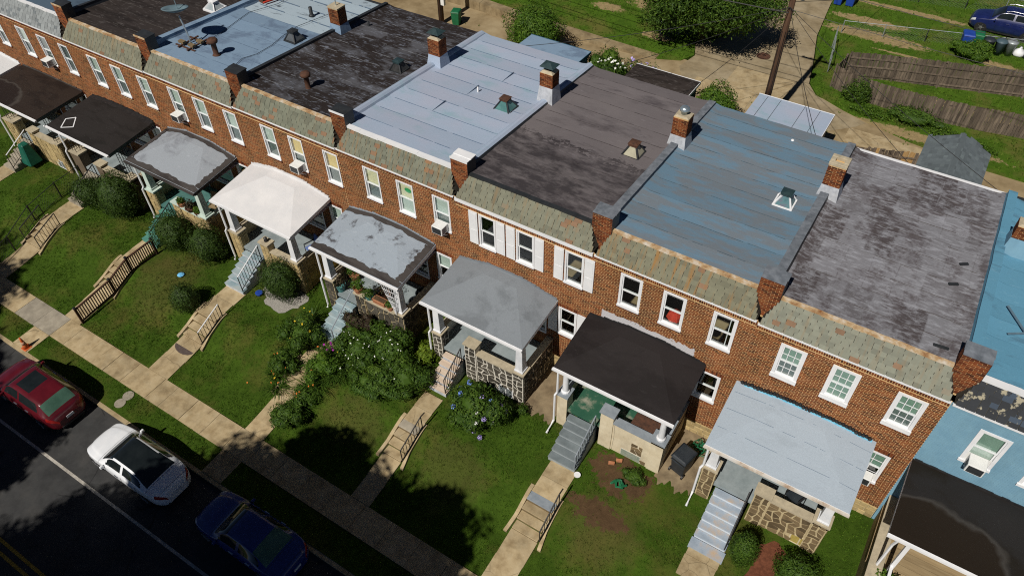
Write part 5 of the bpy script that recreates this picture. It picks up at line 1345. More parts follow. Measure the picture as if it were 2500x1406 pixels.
# timber ramp railing beside the path of the dish house
wr = thing('timber_railing', 'dark stained timber railing following the path down the lawn', 'railing', (-33.25, -6.5, .5))
K = [(-33.3, -8.68, zl(-8.68)), (-33.25, -6.75, zl(-6.75)), (-33.2, -5.62, zl(-5.62)), (-33.05, -4.2, zl(-4.2))]
for p in K:
    mk('post', MB().box(p[0] - .05, p[0] + .05, p[1] - .05, p[1] + .05, p[2] - .1, p[2] + 1.02), WOODDK, wr)
    mk('post_cap', MB().frus(p[0] - .07, p[0] + .07, p[1] - .07, p[1] + .07, p[2] + 1.02, p[0] - .02, p[0] + .02, p[1] - .02, p[1] + .02, p[2] + 1.09), IRON, wr)
bal = MB().box(-.02, .02, -.02, .02, .1, .88).mesh('baluster', WOODDK)
for p, q, n in zip(K, K[1:], (16, 10, 13)):
    p, q = Vector(p), Vector(q)
    mk('rail', MB().bar(p + Vector((0, 0, .93)), q + Vector((0, 0, .93)), .09, .05).bar(p + Vector((0, 0, .14)), q + Vector((0, 0, .14)), .05, .07), WOODDK, wr)
    for k in range(1, n): piece('baluster', bal, wr, p.lerp(q, k / n))
# black wire fence between two lawns
bf = thing('wire_fence', 'black wire garden fence across the lawn beside the path with iron railings', 'fence', (-40.8, -5.7, .8))
F = [(-40.05, -9.0), (-40.4, -7.43), (-40.8, -5.72), (-41.0, -3.94), (-41.1, -2.4)]
for x, y in F: mk('post', MB().tube([(x, y, zl(y)), (x, y, zl(y) + 1.0)], .035, 6), IRON, bf)
for p, q in zip(F, F[1:]):
    a, b = Vector((*p, zl(p[1]))), Vector((*q, zl(q[1])))
    mk('rail', MB().tube([a + Vector((0, 0, .95)), b + Vector((0, 0, .95))], .02, 5).tube([a + Vector((0, 0, .08)), b + Vector((0, 0, .08))], .012, 5), IRON, bf)
    w = MB(); m = 12
    for k in range(m): w.tube([a.lerp(b, k / m) + Vector((0, 0, .05)), a.lerp(b, min(1, (k + 4) / m)) + Vector((0, 0, .95))], .003, 3, False); w.tube([a.lerp(b, k / m) + Vector((0, 0, .95)), a.lerp(b, min(1, (k + 4) / m)) + Vector((0, 0, .05))], .003, 3, False)
    mk('wire_mesh', w, IRON, bf, kind='stuff')
# window air conditioners
def ac(label, xc, zb, w=.50, h=.36, d=.42, y=-.03, slope=0.0):
    t = thing('window_air_conditioner', label, 'air conditioner', (xc, y - d / 2, zb), 'window air conditioners')
    mk('case', MB().box(xc - w / 2, xc + w / 2, y - d, y + .05, zb, zb + h), ACW, t, bevel=.012)
    mk('grille', MB().box(xc - w / 2 + .04, xc + w / 2 - .04, y - d - .012, y - d - .001, zb + .04, zb + h - .04), DARKMETAL, t)
    s = MB()
    for k in range(5): s.box(xc + w / 2 + .001, xc + w / 2 + .008, y - d + .06, y - .12, zb + .07 + k * .055, zb + .095 + k * .055); s.box(xc - w / 2 - .008, xc - w / 2 - .001, y - d + .06, y - .12, zb + .07 + k * .055, zb + .095 + k * .055)
    mk('side_louvre', s, DARKMETAL, t)
    mk('filler_panel', MB().box(xc - .38, xc - w / 2 - .002, y + .03, y + .045, zb, zb + h), ACW, t); mk('filler_panel', MB().box(xc + w / 2 + .002, xc + .38, y + .03, y + .045, zb, zb + h), ACW, t)
    mk('support', MB().bar((xc - .2, y, zb - .25), (xc - .2, y - d + .1, zb - .01), .025, .025).bar((xc + .2, y, zb - .25), (xc + .2, y - d + .1, zb - .01), .025, .025), TRIMW, t)
for i, k, l in ((4, 2, 'white air conditioner in the window nearest the white shuttered house'), (5, 1, 'white air conditioner in the middle window above the white porch roof'), (6, 0, 'white air conditioner in a window of the satellite dish house'), (8, 1, 'white air conditioner in the middle window above the brown black porch roof'), (0, 0, 'small white air conditioner in the window of the blue painted house')):
    a, b = WREL[i][k]; ac(l, XB[i] + (a + b) / 2, WZ[i][0] + (.09 if i else .12))
ac('white air conditioner in the lower window beside the pale blue porch roof', XB[1] + 4.85, 3.09, .52, .36, .3)
# satellite dish on its ballast frame
dz = roofz(2.0)
ds = thing('satellite_dish', 'grey satellite dish on a ballasted mast on the grey blue roof', 'satellite dish', (-33.9, 2.0, dz))
mk('mast', MB().tube([(-33.85, 1.95, dz), (-33.95, 2.0, dz + .55), (-34.3, 2.1, dz + 1.25)], .04, 8), STEEL, ds)
mk('ballast_frame', MB().bar((-34.5, 1.6, dz + .04), (-33.2, 1.6, dz + .04), .08, .05).bar((-34.5, 2.4, dz + .04), (-33.2, 2.4, dz + .04), .08, .05).bar((-34.1, 1.4, dz + .09), (-34.1, 2.6, dz + .09), .08, .05).bar((-33.5, 1.4, dz + .09), (-33.5, 2.6, dz + .09), .08, .05), RUST, ds)
for x, y in ((-34.2, 1.75), (-33.5, 2.2), (-33.55, 1.75)): mk('block', MB().box(x - .17, x + .17, y - .09, y + .09, dz + .12, dz + .22), STONE_B, ds)
dm = MB(); n, rr = 24, .60; ctr = Vector((-34.35, 2.05, dz + 1.42)); ax = Vector((-.12, .18, .97)).normalized(); e1 = ax.cross(Vector((0, 0, 1))).normalized(); e2 = ax.cross(e1)
for ring in range(6):
    r = rr * ring / 5
    for k in range(n): dm.v.append(tuple(ctr + (e1 * math.cos(2 * math.pi * k / n) + e2 * math.sin(2 * math.pi * k / n)) * r + ax * (.20 * (r / rr) ** 2)))
for ring in range(5):
    for k in range(n): dm.f.append((ring * n + k, ring * n + (k + 1) % n, (ring + 1) * n + (k + 1) % n, (ring + 1) * n + k))
d_ = mk('reflector', dm, S('dish_grey', (.10, .16, .19), (.15, .21, .24), scale=3, rough=.5), ds, smooth=True)
so_ = d_.modifiers.new('thick', 'SOLIDIFY'); so_.thickness = .02
mk('feed_arm', MB().tube([ctr - e2 * -.3, ctr + ax * .62 + e2 * .1], .018, 6), STEEL, ds)
mk('feed_horn', MB().tube([ctr + ax * .58 + e2 * .1, ctr + ax * .70 + e2 * .08], .05, 8), STEEL, ds)
def cable(pts, label, r=.012):
    tag(mk('roof_cable', MB().tube([(x, y, roofz(y) + .03) for x, y in pts], r, 5), IRON), label, 'cable', 'cables lying on roofs')
cable([(-30.6, .9), (-30.65, 1.6), (-30.9, 2.3), (-30.7, 3.0), (-30.8, 4.0), (-31.1, 5.0), (-31.3, 6.2), (-31.0, 8.5)], 'black cable snaking across the grey blue roof past the vent pipe')
cable([(-33.6, 2.6), (-33.7, 3.6), (-34.1, 4.9), (-34.4, 6.0), (-34.0, 7.6), (-34.3, 9.5)], 'black cable running from the dish to the rear of the roof')
for x, y, L, a, l in ((-1.05, .95, .42, .1, 'black strip of felt lying by the front edge of the mottled roof'), (-.95, 5.3, .28, .6, 'small dark tile lying on the mottled roof'), (-1.1, 4.05, .3, .5, 'dark slab lying on the mottled roof beside the cable')):
    tag(mk('roof_scrap', MB().obox((x, y, roofz(y) + .015), (L * math.cos(a), L * math.sin(a), 0), (-.1 * math.sin(a), .1 * math.cos(a), 0), (0, 0, .03)), DARKMETAL), l, 'scrap')
tag(mk('metal_angle', MB().bar((.75, 2.7, roofz(3) + .06), (1.2, 3.0, roofz(3) + .06), .06, .03).bar((1.2, 3.0, roofz(3) + .06), (.6, 4.0, roofz(4) + .06), .06, .03), S('grey_strip', (.08, .14, .19), (.12, .19, .24))), 'bent grey metal strip lying on the bright blue roof', 'metal strip')
tag(mk('red_plank', MB().bar((-34.6, 7.2, roofz(7.2) + .07), (-34.4, 8.6, roofz(8.6) + .07), .12, .06), RED), 'red painted plank lying on the rear of the grey blue roof', 'plank')
# ------------------------------------------------------------------ cars
def car_paint(name, c, c2):
    m, nt, out = newmat(name)
    n = noise(nt, pos(nt, kind='obj'), 3, 3)
    finish(nt, out, ramp(nt, n, [(.3, c), (.7, c2)]), .32, None, spec=.5, coat=.6); return m
CGLASS = S('car_glass', (.008, .011, .012), (.014, .018, .019), scale=2, rough=.06, bump=0, spec=.55)
CGREEN = S('car_glass_greenish', (.045, .10, .07), (.075, .15, .11), scale=1.5, rough=.08, bump=0, spec=.5)
TYRE = S('tyre_rubber', (.012, .012, .012), (.022, .022, .022), scale=9); RIM = S('alloy_rim', (.30, .30, .31), (.42, .42, .43), scale=5, rough=.35, metal=.7)
LAMPR = S('red_lamp', (.20, .008, .008), (.32, .015, .012), scale=6, rough=.2, spec=.5); LAMPW = S('clear_lamp', (.55, .57, .6), (.7, .72, .74), scale=6, rough=.15, spec=.6)
CHROME = S('chrome', (.6, .6, .62), (.72, .72, .74), scale=4, rough=.15, metal=.9)
PLATE = S('number_plate', (.55, .58, .62), (.68, .70, .72), scale=9, rough=.5)
def interp(tab, s):
    xs_, ys2 = zip(*tab); s = min(max(s, 0), 1)
    k = max(0, min(len(xs_) - 2, next((j for j in range(len(xs_) - 1) if s <= xs_[j + 1]), len(xs_) - 2)))
    p0, p1, p2, p3 = ys2[max(0, k - 1)], ys2[k], ys2[k + 1], ys2[min(len(ys2) - 1, k + 2)]
    h = xs_[k + 1] - xs_[k]; t = (s - xs_[k]) / h
    m1 = (p2 - p0) / max(1e-6, xs_[k + 1] - xs_[max(0, k - 1)]) * h; m2 = (p3 - p1) / max(1e-6, xs_[min(len(xs_) - 1, k + 2)] - xs_[k]) * h
    if (p1 - p0) * (p2 - p1) <= 0: m1 = 0
    if (p2 - p1) * (p3 - p2) <= 0: m2 = 0
    return (2 * t ** 3 - 3 * t * t + 1) * p1 + (t ** 3 - 2 * t * t + t) * m1 + (-2 * t ** 3 + 3 * t * t) * p2 + (t ** 3 - t * t) * m2
SEDAN = dict(
 ztop=[(0, .52), (.02, .66), (.06, .77), (.16, .88), (.27, .96), (.34, 1.17), (.42, 1.37), (.50, 1.43), (.60, 1.42), (.70, 1.34), (.80, 1.14), (.865, 1.05), (.95, 1.03), (.985, .95), (1, .74)],
 wb=[(0, .40), (.015, .56), (.045, .70), (.10, .80), (.2, .85), (.5, .87), (.75, .86), (.88, .82), (.945, .74), (.98, .62), (1, .44)],
 wr=[(0, .28), (.06, .54), (.2, .68), (.28, .70), (.35, .64), (.45, .57), (.62, .57), (.74, .60), (.84, .66), (.9, .66), (1, .45)],
 zb=[(0, .47), (.02, .60), (.06, .70), (.2, .82), (.3, .90), (.5, .93), (.75, .98), (.88, 1.0), (.95, .97), (.985, .88), (1, .68)],
 shield=(.285, .425), back=(.70, .845), side=(.335, .80), L=4.68, W=1.80)
HATCH = dict(
 ztop=[(0, .60), (.02, .78), (.06, .90), (.16, 1.02), (.25, 1.08), (.32, 1.33), (.40, 1.55), (.50, 1.62), (.70, 1.62), (.84, 1.56), (.87, 1.50), (.93, 1.22), (.955, 1.10), (.985, .98), (1, .72)],
 wb=[(0, .42), (.015, .58), (.05, .74), (.10, .82), (.2, .86), (.5, .88), (.78, .87), (.91, .82), (.955, .75), (.985, .64), (1, .48)],
 wr=[(0, .40), (.06, .6), (.2, .70), (.26, .72), (.35, .66), (.45, .60), (.7, .59), (.84, .58), (.92, .62), (.96, .62), (1, .45)],
 zb=[(0, .55), (.02, .70), (.06, .82), (.2, .95), (.3, 1.02), (.5, 1.04), (.75, 1.08), (.90, 1.10), (.95, 1.02), (.985, .90), (1, .66)],
 shield=(.26, .405), back=(.868, .945), side=(.31, .86), L=4.35, W=1.82)
def car(label, x, y, z, D, paint, pano=False, sunroof=False, backglass=CGLASS, rails=False, chrome_bar=False, sc=1.0):
    L = D['L'] * sc; t = thing('car', label, 'car', (x + L / 2, y, z))
    ns, parts = 84, {}
    K = 26
    ss = [0.5 - 0.5 * math.cos(math.pi * k / ns) if False else k / ns for k in range(ns + 1)]
    ss = [s - .012 * math.sin(2 * math.pi * s) * 2 for s in ss]
    def section(s):
        w, wr, zb, zt = interp(D['wb'], s), interp(D['wr'], s), interp(D['zb'], s), interp(D['ztop'], s)
        wr = min(wr, w * .97); zt = max(zt, zb + .02)
        low = .22 + .10 * max(0, (abs(s - .5) - .42) / .08)
        ze = zt - .045 - .02 * max(0, 1 - abs(s - .55) / .3)
        ze = max(ze, zb + .01)
        C = [(w * .90, low), (w * 1.0, low + .14), (w * 1.045, zb * .72), (w * 1.02, zb * .93), (w, zb), (wr + (w - wr) * .22, zb + (ze - zb) * .80), (wr, ze), (wr * .86, zt - .018), (wr * .5, zt - .004), (0, zt)]
        return C
    def sample(C, m):
        out = []
        for j in range(len(C) - 1):
            for q in range(m): f = q / m; out.append((C[j][0] + (C[j + 1][0] - C[j][0]) * f, C[j][1] + (C[j + 1][1] - C[j][1]) * f, j + f))
        out.append((*C[-1], len(C) - 1)); return out
    rowsL = [sample(section(s), 3) for s in ss]
    P = {}
    def put(part, pts):
        mb = parts.setdefault(part, MB()); idx = []
        d = P.setdefault(part, {})
        for p in pts:
            k = (round(p[0], 4), round(p[1], 4), round(p[2], 4))
            if k not in d: d[k] = len(mb.v); mb.v.append(p)
            idx.append(d[k])
        if len(set(idx)) > 2: mb.f.append(tuple(dict.fromkeys(idx)))
    sh, bk, sd = D['shield'], D['back'], D['side']
    for a in range(ns):
        s = (ss[a] + ss[a + 1]) / 2
        for k in range(len(rowsL[0]) - 1):
            j = (rowsL[a][k][2] + rowsL[a][k + 1][2]) / 2; yy = rowsL[a][k][0]; zz = (rowsL[a][k][1] + rowsL[a + 1][k][1]) / 2
            part = 'body'
            if sh[0] < s < sh[1] and j > 6.1: part = 'windscreen'
            elif bk[0] < s < bk[1] and j > 6.1: part = 'rear_window'
            elif pano and sh[1] + .0 < s < bk[0] and j > 6.6: part = 'roof_glass'
            elif sunroof and .47 < s < .68 and j > 7.2: part = 'roof_glass'
            elif sd[0] + .03 * (j - 4) < s < sd[1] - .035 * (j - 4) and 4.3 < j < 5.75 and abs(s - .555) > .009: part = 'side_window'
            elif s < .075 and 2.6 < j < 4.4 and s > .008: part = 'headlight'
            elif s > .935 and 2.5 < j < 4.3: part = 'tail_light'
            for sg in (1, -1):
                q = [(x + ss[a] * L, y + sg * rowsL[a][k][0], z + rowsL[a][k][1]), (x + ss[a + 1] * L, y + sg * rowsL[a + 1][k][0], z + rowsL[a + 1][k][1]),
                     (x + ss[a + 1] * L, y + sg * rowsL[a + 1][k + 1][0], z + rowsL[a + 1][k + 1][1]), (x + ss[a] * L, y + sg * rowsL[a][k + 1][0], z + rowsL[a][k + 1][1])]
                put(part if part not in ('side_window', 'headlight', 'tail_light') else part + ('+' if sg > 0 else '-'), q if sg < 0 else q[::-1])
    for e in (0, ns):
        C = rowsL[e]; pl = [(x + ss[e] * L, y + c[0], z + c[1]) for c in C] + [(x + ss[e] * L, y - c[0], z + c[1]) for c in C[::-1]]
        parts['body'].poly(pl if e == 0 else pl[::-1])
    under = MB().box(x + .12 * L, x + .9 * L, y - .8, y + .8, z + .14, z + .24)
    mm = {'windscreen': CGLASS, 'rear_window': backglass, 'roof_glass': CGLASS, 'side_window': CGLASS, 'headlight': LAMPW, 'tail_light': LAMPR, 'body': paint}
    for k, mb in parts.items(): mk(k.rstrip('+-'), mb, mm[k.rstrip('+-')], t, smooth=True)
    mk('underbody', under, IRON, t)
    rw_ = .33 * sc
    for sx in (.178, .79):
        for sg in (1, -1):
            wx, wy = x + sx * L, y + sg * (interp(D['wb'], sx) * 1.03 + .012); zz = z + rw_
            ar = MB().tube([(wx, wy - sg * .30, zz), (wx, wy - sg * .028, zz)], rw_ * 1.13, 20); mk('wheel_arch', ar, IRON, t)
            w_ = mk('wheel', MB().tube([(wx, wy - sg * .24, zz), (wx, wy - sg * .02, zz), (wx, wy + sg * .0, zz)], [rw_, rw_, rw_ * .93], 22), TYRE, t, smooth=False)
            rm = MB().tube([(wx, wy - sg * .05, zz), (wx, wy + sg * .006, zz)], rw_ * .30, 10)
            for k in range(5):
                a = 2 * math.pi * k / 5; rm.bar((wx, wy + sg * .002, zz), (wx + rw_ * .68 * math.cos(a), wy + sg * .002, zz + rw_ * .68 * math.sin(a)), .05, .014)
            rm.tube([(wx, wy - sg * .03, zz), (wx, wy + sg * .004, zz)], rw_ * .70, 20, False)
            mk('rim', rm, RIM, w_)
    for sg in (1, -1):
        mxp = x + (sh[0] + .055) * L; my = y + sg * (interp(D['wb'], sh[0] + .05) + .09)
        mk('wing_mirror', MB().frus(mxp - .05, mxp + .07, my - .08, my + .08, z + interp(D['zb'], .3) - .03, mxp - .02, mxp + .06, my - .07, my + .07, z + interp(D['zb'], .3) + .10), paint, t, bevel=.02)
        for sx in (.50, .68):
            hx = x + sx * L; hy = y + sg * (interp(D['wb'], sx) * 1.035)
            mk('door_handle', MB().box(hx - .11, hx + .11, hy - .022, hy + .022, z + interp(D['zb'], sx) * .86, z + interp(D['zb'], sx) * .86 + .035), CHROME if not rails else paint, t)
        if rails: mk('roof_rail', MB().tube([(x + .42 * L, y + sg * .60, z + 1.60), (x + .5 * L, y + sg * .60, z + 1.70), (x + .8 * L, y + sg * .60, z + 1.69), (x + .86 * L, y + sg * .6, z + 1.58)], .025, 6), CHROME, t)
    gp = MB()
    for s_, j0, j1 in ((sh[0] - .022, 3.0, 9), (bk[1] + .012, 4.0, 9), (.965, 4.0, 9), (.352, .6, 4.1), (.555, .6, 4.1), (.735, .6, 4.1)):
        C = [q for q in sample(section(s_), 3) if j0 <= q[2] <= j1]
        for sg in (1, -1): gp.tube([(x + s_ * L, y + sg * (q[0] + .002), z + q[1] + .002) for q in C], .006, 4, False)
    mk('panel_gap', gp, IRON, t, kind='stuff')
    zr_ = interp(D['zb'], .99)
    mk('number_plate', MB().box(x + L - .03, x + L + .012, y - .16, y + .16, z + zr_ * .72, z + zr_ * .72 + .13), PLATE, t)
    mk('bumper_trim', MB().box(x + L * .975, x + L + .02, y - .50, y + .50, z + .26, z + .36), IRON, t)
    mk('grille', MB().box(x - .014, x + .05, y - .36, y + .36, z + .36, z + .52), IRON, t)
    if chrome_bar: mk('chrome_bar', MB().bar((x + L * .975, y - .36, z + .955), (x + L * .975, y + .36, z + .955), .05, .04), CHROME, t)
    return t
car('white sedan with a dark glass roof parked at the kerb', -27.08, -12.28, -.13, SEDAN, car_paint('paint_white', (.72, .74, .77), (.78, .79, .81)), pano=True)
car('dark red hatchback with sunroof and greenish rear window parked at the kerb', -33.25, -12.30, -.13, HATCH, car_paint('paint_dark_red', (.075, .004, .008), (.10, .006, .011)), sunroof=True, backglass=CGREEN, chrome_bar=True)
car('deep blue sedan parked in tree shade at the bottom edge', -21.05, -12.10, -.13, SEDAN, car_paint('paint_deep_blue', (.008, .022, .14), (.012, .030, .17)), backglass=CGREEN, sc=.99)
car('dark navy estate car with roof rails parked on the back lawn', -3.7, 41.75, ZB + .04, HATCH, car_paint('paint_navy', (.008, .014, .075), (.012, .02, .10)), rails=True, sc=1.06)

# ------------------------------------------------------------------ plants
def leaf_mat(name, stops, trans=.3, rough=.6):
    m, nt, out = newmat(name)
    c = ramp(nt, island(nt), stops)
    p = nd(nt, 'ShaderNodeBsdfPrincipled', {'Base Color': c, 'Roughness': rough, 'Specular IOR Level': .25})
    t = nd(nt, 'ShaderNodeBsdfTranslucent', {'Color': c})
    mx = nd(nt, 'ShaderNodeMixShader', {0: trans, 1: p.outputs[0], 2: t.outputs[0]})
    nt.links.new(mx.outputs[0], out.inputs[0]); return m
LF = leaf_mat('leaf_mid', [(0, (.024, .055, .006)), (.5, (.050, .105, .011)), (1, (.105, .175, .020))])
LFD = leaf_mat('leaf_dark', [(0, (.014, .032, .005)), (.5, (.028, .058, .008)), (1, (.060, .100, .014))], .2)
LFB = leaf_mat('leaf_bright', [(0, (.035, .080, .007)), (.6, (.070, .145, .012)), (1, (.13, .21, .022))])
LFP = leaf_mat('leaf_purple_brown', [(0, (.03, .018, .012)), (.6, (.05, .035, .02)), (1, (.06, .07, .025))], .2)
LFY = leaf_mat('leaf_lime', [(0, (.08, .14, .01)), (.6, (.14, .20, .015)), (1, (.2, .26, .03))])
LFSH = leaf_mat('leaf_street_tree', [(0, (.02, .045, .006)), (1, (.05, .095, .013))], 0.0)
TWIG = S('bark', (.05, .036, .022), (.10, .075, .05), scale=6)
def fl_mat(n, a, b): return S(n, a, b, scale=9, rough=.6, bump=.0, var=.15)
FW, FY, FO = fl_mat('white_petal', (.70, .72, .64), (.8, .8, .76)), fl_mat('yellow_petal', (.68, .45, .02), (.78, .58, .05)), fl_mat('orange_petal', (.62, .16, .02), (.72, .28, .06))
FB, FV, FM, FPK = fl_mat('blue_petal', (.12, .22, .62), (.22, .34, .72)), fl_mat('lilac_petal', (.36, .28, .64), (.5, .42, .74)), fl_mat('magenta_petal', (.30, .015, .26), (.42, .03, .36)), fl_mat('pink_petal', (.6, .3, .28), (.7, .42, .38))
def leaves(cen, nor, size, asp=.6):
    cen = np.asarray(cen); n = len(cen)
    nor = np.asarray(nor) + rng.normal(0, .45, (n, 3)); nor /= np.linalg.norm(nor, axis=1, keepdims=True) + 1e-9
    a = rng.normal(size=(n, 3)); u = np.cross(nor, a); u /= np.linalg.norm(u, axis=1, keepdims=True) + 1e-9; v = np.cross(nor, u)
    s = (np.asarray(size) * rng.uniform(.6, 1.35, n))[:, None]
    tip = nor * s * rng.uniform(-.25, .25, n)[:, None]
    return np.stack([cen - u * s, cen + v * s * asp * .55 + tip * .3, cen + u * s + tip, cen - v * s * asp * .55 + tip * .3], 1)
def ell_pts(c, r, n, lump=.16, inner=.72, flat=None):
    d = rng.normal(size=(n, 3)); d /= np.linalg.norm(d, axis=1, keepdims=True)
    ph = rng.uniform(0, 6.28, 6)
    lf = 1 + lump * (np.sin(d[:, 0] * 5 + ph[0]) * np.sin(d[:, 1] * 4 + ph[1]) + .7 * np.sin(d[:, 2] * 6 + ph[2] + d[:, 0] * 3) + .5 * np.sin(d[:, 1] * 9 + ph[3]))
    rr = (inner + (1.04 - inner) * rng.random(n) ** .6) * lf
    p = np.asarray(c) + d * rr[:, None] * np.asarray(r)
    nn = d / np.asarray(r); nn /= np.linalg.norm(nn, axis=1, keepdims=True)
    return p, nn
def core(c, r, f=.74):
    mb = MB(); n, m = 14, 8
    for a in range(m + 1):
        th = math.pi * a / m
        for k in range(n):
            ph = 2 * math.pi * k / n; q = f * random.uniform(.9, 1.04)
            mb.v.append((c[0] + r[0] * q * math.sin(th) * math.cos(ph), c[1] + r[1] * q * math.sin(th) * math.sin(ph), c[2] + r[2] * q * math.cos(th)))
    for a in range(m):
        for k in range(n): mb.f.append((a * n + k, (a + 1) * n + k, (a + 1) * n + (k + 1) % n, a * n + (k + 1) % n))
    return mb
def bush(name, label, c, r, mat=LFD, n=3500, size=.05, lump=.12, cat='bush', group=None, flowers=None, ell=None, solid=True):
    """c is the point on the ground; r the three half sizes."""
    t = thing(name, label, cat, c, group)
    E = ell or [((0, 0, r[2] * .92), r)]
    if lump >= .2 and not ell:                                  # loose growers get leaning side lobes, clipped bushes stay compact
        E = [((0, 0, r[2] * .85), (r[0] * .82, r[1] * .82, r[2] * .85))]
        for k in range(6):
            a_ = k * 1.05 + rng.uniform(-.4, .4); f_ = rng.uniform(.38, .58); q_ = rng.uniform(.55, .85)
            E.append(((math.cos(a_) * r[0] * q_, math.sin(a_) * r[1] * q_, r[2] * rng.uniform(.5, 1.35)), (r[0] * f_, r[1] * f_, r[2] * f_ * rng.uniform(.8, 1.2))))
    tot = sum(e[1][0] * e[1][1] + e[1][0] * e[1][2] for e in E); V = []
    for (o, rr) in E:
        p, nn = ell_pts((c[0] + o[0], c[1] + o[1], c[2] + o[2]), rr, max(60, int(n * (rr[0] * rr[1] + rr[0] * rr[2]) / tot)), lump)
        k = p[:, 2] > c[2] - .02; V.append(leaves(p[k], nn[k], size))
    o = stuff_obj('foliage', quads_mesh('foliage', np.concatenate(V), mat, tuple(org(t))), t)
    cm = MB()
    for (oo, rr) in E:
        if solid:
            q = core((c[0] + oo[0], c[1] + oo[1], c[2] + oo[2]), rr, .80); b = len(cm.v); cm.v += q.v; cm.f += [tuple(b + i for i in f) for f in q.f]
    if solid: mk('inner_foliage', cm, mat, t)
    mk('stem', MB().tube([c, (c[0], c[1], c[2] + r[2] * .7)], .05, 6), TWIG, t)
    for (fm, cnt, fs, zmin, blob_) in flowers or []:
        p, nn = ell_pts((c[0] + E[0][0][0], c[1] + E[0][0][1], c[2] + E[0][0][2]), np.array(E[0][1]) * 1.05, cnt * 6, lump, .96)
        k = (nn[:, 2] > zmin) & (p[:, 1] < c[1] + E[0][0][1] + .4 * E[0][1][1]); p, nn = p[k][:cnt], nn[k][:cnt]
        if len(p) == 0: continue
        if blob_:
            for q in p:
                pp, n2 = ell_pts(q, (blob_,) * 3, 26, .05, .9); me = quads_mesh('flower_head', leaves(pp, n2, fs, 1.4), fm, tuple(org(t))); stuff_obj('flower_head', me, t)
        else:
            pp = np.repeat(p + nn * .02, 4, 0) + rng.normal(0, fs * .4, (len(p) * 4, 3)); stuff_obj('blossom', quads_mesh('blossom', leaves(pp, np.repeat(nn, 4, 0) + (0, -.3, .6), fs, 1.3), fm, tuple(org(t))), t)
    return t
G = lambda x, y: (x, y, zl(y))
bush('bush', 'large dark rounded bush, the bigger of two left of the cloudy grey porch', G(-36.9, -3.0), (1.30, 1.12, 1.28), LFD, 7000)
bush('bush', 'low dark bush beside the iron post porch, left of a larger round one', G(-39.2, -3.3), (1.0, .8, .75), LFD, 4000)
bush('bush', 'dark clipped bush beside the green stairs, left of a matching pair', G(-32.6, -3.25), (1.08, .9, 1.02), LFD, 5200)
bush('bush', 'dark clipped bush by the white porch, right of a matching pair', G(-30.5, -3.0), (1.0, .86, 1.0), LFD, 5000)
bush('bush', 'small round clipped ball bush alone on the lawn', G(-29.1, -5.75), (.68, .64, .78), LFD, 3200, .042, .06)
bush('bush', 'dark clipped bush in white gravel in front of the white porch', G(-25.7, -2.95), (1.02, .9, 1.1), LFD, 5200, .048)
bush('bush', 'narrow upright green bush beside the pale flaked stairs', G(-3.42, -3.85), (.50, .50, .80), LF, 3200, .04, .05)
bush('bush', 'rounded green bush in front of the field stone porch corner', G(-1.65, -3.75), (.78, .62, .72), LF, 3800, .045)
bush('hydrangea', 'leafy hydrangea with blue and lilac flower heads on the lawn', G(-14.35, -3.75), (1.15, 1.0, .85), LF, 7500, .075, .22, 'hydrangea', flowers=[(FB, 6, .04, -.6, .09), (FV, 8, .04, -.6, .09), (FW, 3, .03, .0, .06)])
bush('shrub', 'dark purple brown shrub beside the blue grey stairs', G(-21.05, -3.05), (.72, .50, .80), LFP, 2600, .06, .25, 'shrub')
bush('flower_bush', 'white flowering bush, left of two before the potted plant porch', G(-20.3, -4.05), (.95, .72, .80), LF, 5200, .06, .28, 'flowering bush', 'white flowering bushes', flowers=[(FW, 26, .026, -.2, 0)])
bush('flower_bush', 'white flowering bush, right of two before the potted plant porch', G(-18.95, -3.35), (.95, .75, .95), LF, 5600, .06, .28, 'flowering bush', 'white flowering bushes', flowers=[(FW, 22, .026, -.2, 0)])
bush('shrub', 'spreading green shrub at the foot of the bare timber stairs', G(-17.75, -4.1), (.95, .95, .80), LF, 6000, .065, .28, 'shrub', flowers=[(FW, 4, .026, 0, 0), (FPK, 2, .03, 0, 0)])
bush('shrub', 'lime leaved shrub in the gap beside the bare timber stairs', G(-17.75, -2.5), (.50, .50, .55), LFY, 1300, .085, .25, 'shrub')
bush('shrub', 'low green ground shrub left of the hydrangea path', G(-18.7, -4.95), (1.15, .6, .5), LF, 4200, .06, .25, 'shrub')
bush('shrub', 'bushy shrub topped with yellow lilies beside the blue grey stairs', G(-23.0, -4.55), (.78, .85, .66), LF, 5200, .06, .22, 'shrub', flowers=[(FY, 9, .04, .1, 0)])
bush('shrub', 'green shrub with a few orange lilies in the middle of the path bed', G(-22.95, -5.9), (.62, .62, .5), LF, 3600, .06, .25, 'shrub', flowers=[(FO, 4, .035, .1, 0)])
bush('shrub', 'low rounded shrub at the pavement end of the path bed', G(-21.25, -7.6), (.66, .62, .52), LF, 3800, .055, .2, 'shrub')
bush('shrub', 'small green shrub in the soil before the tan stucco porch', G(-7.85, -3.05), (.42, .32, .26), LF, 1300, .05, .2, 'shrub')
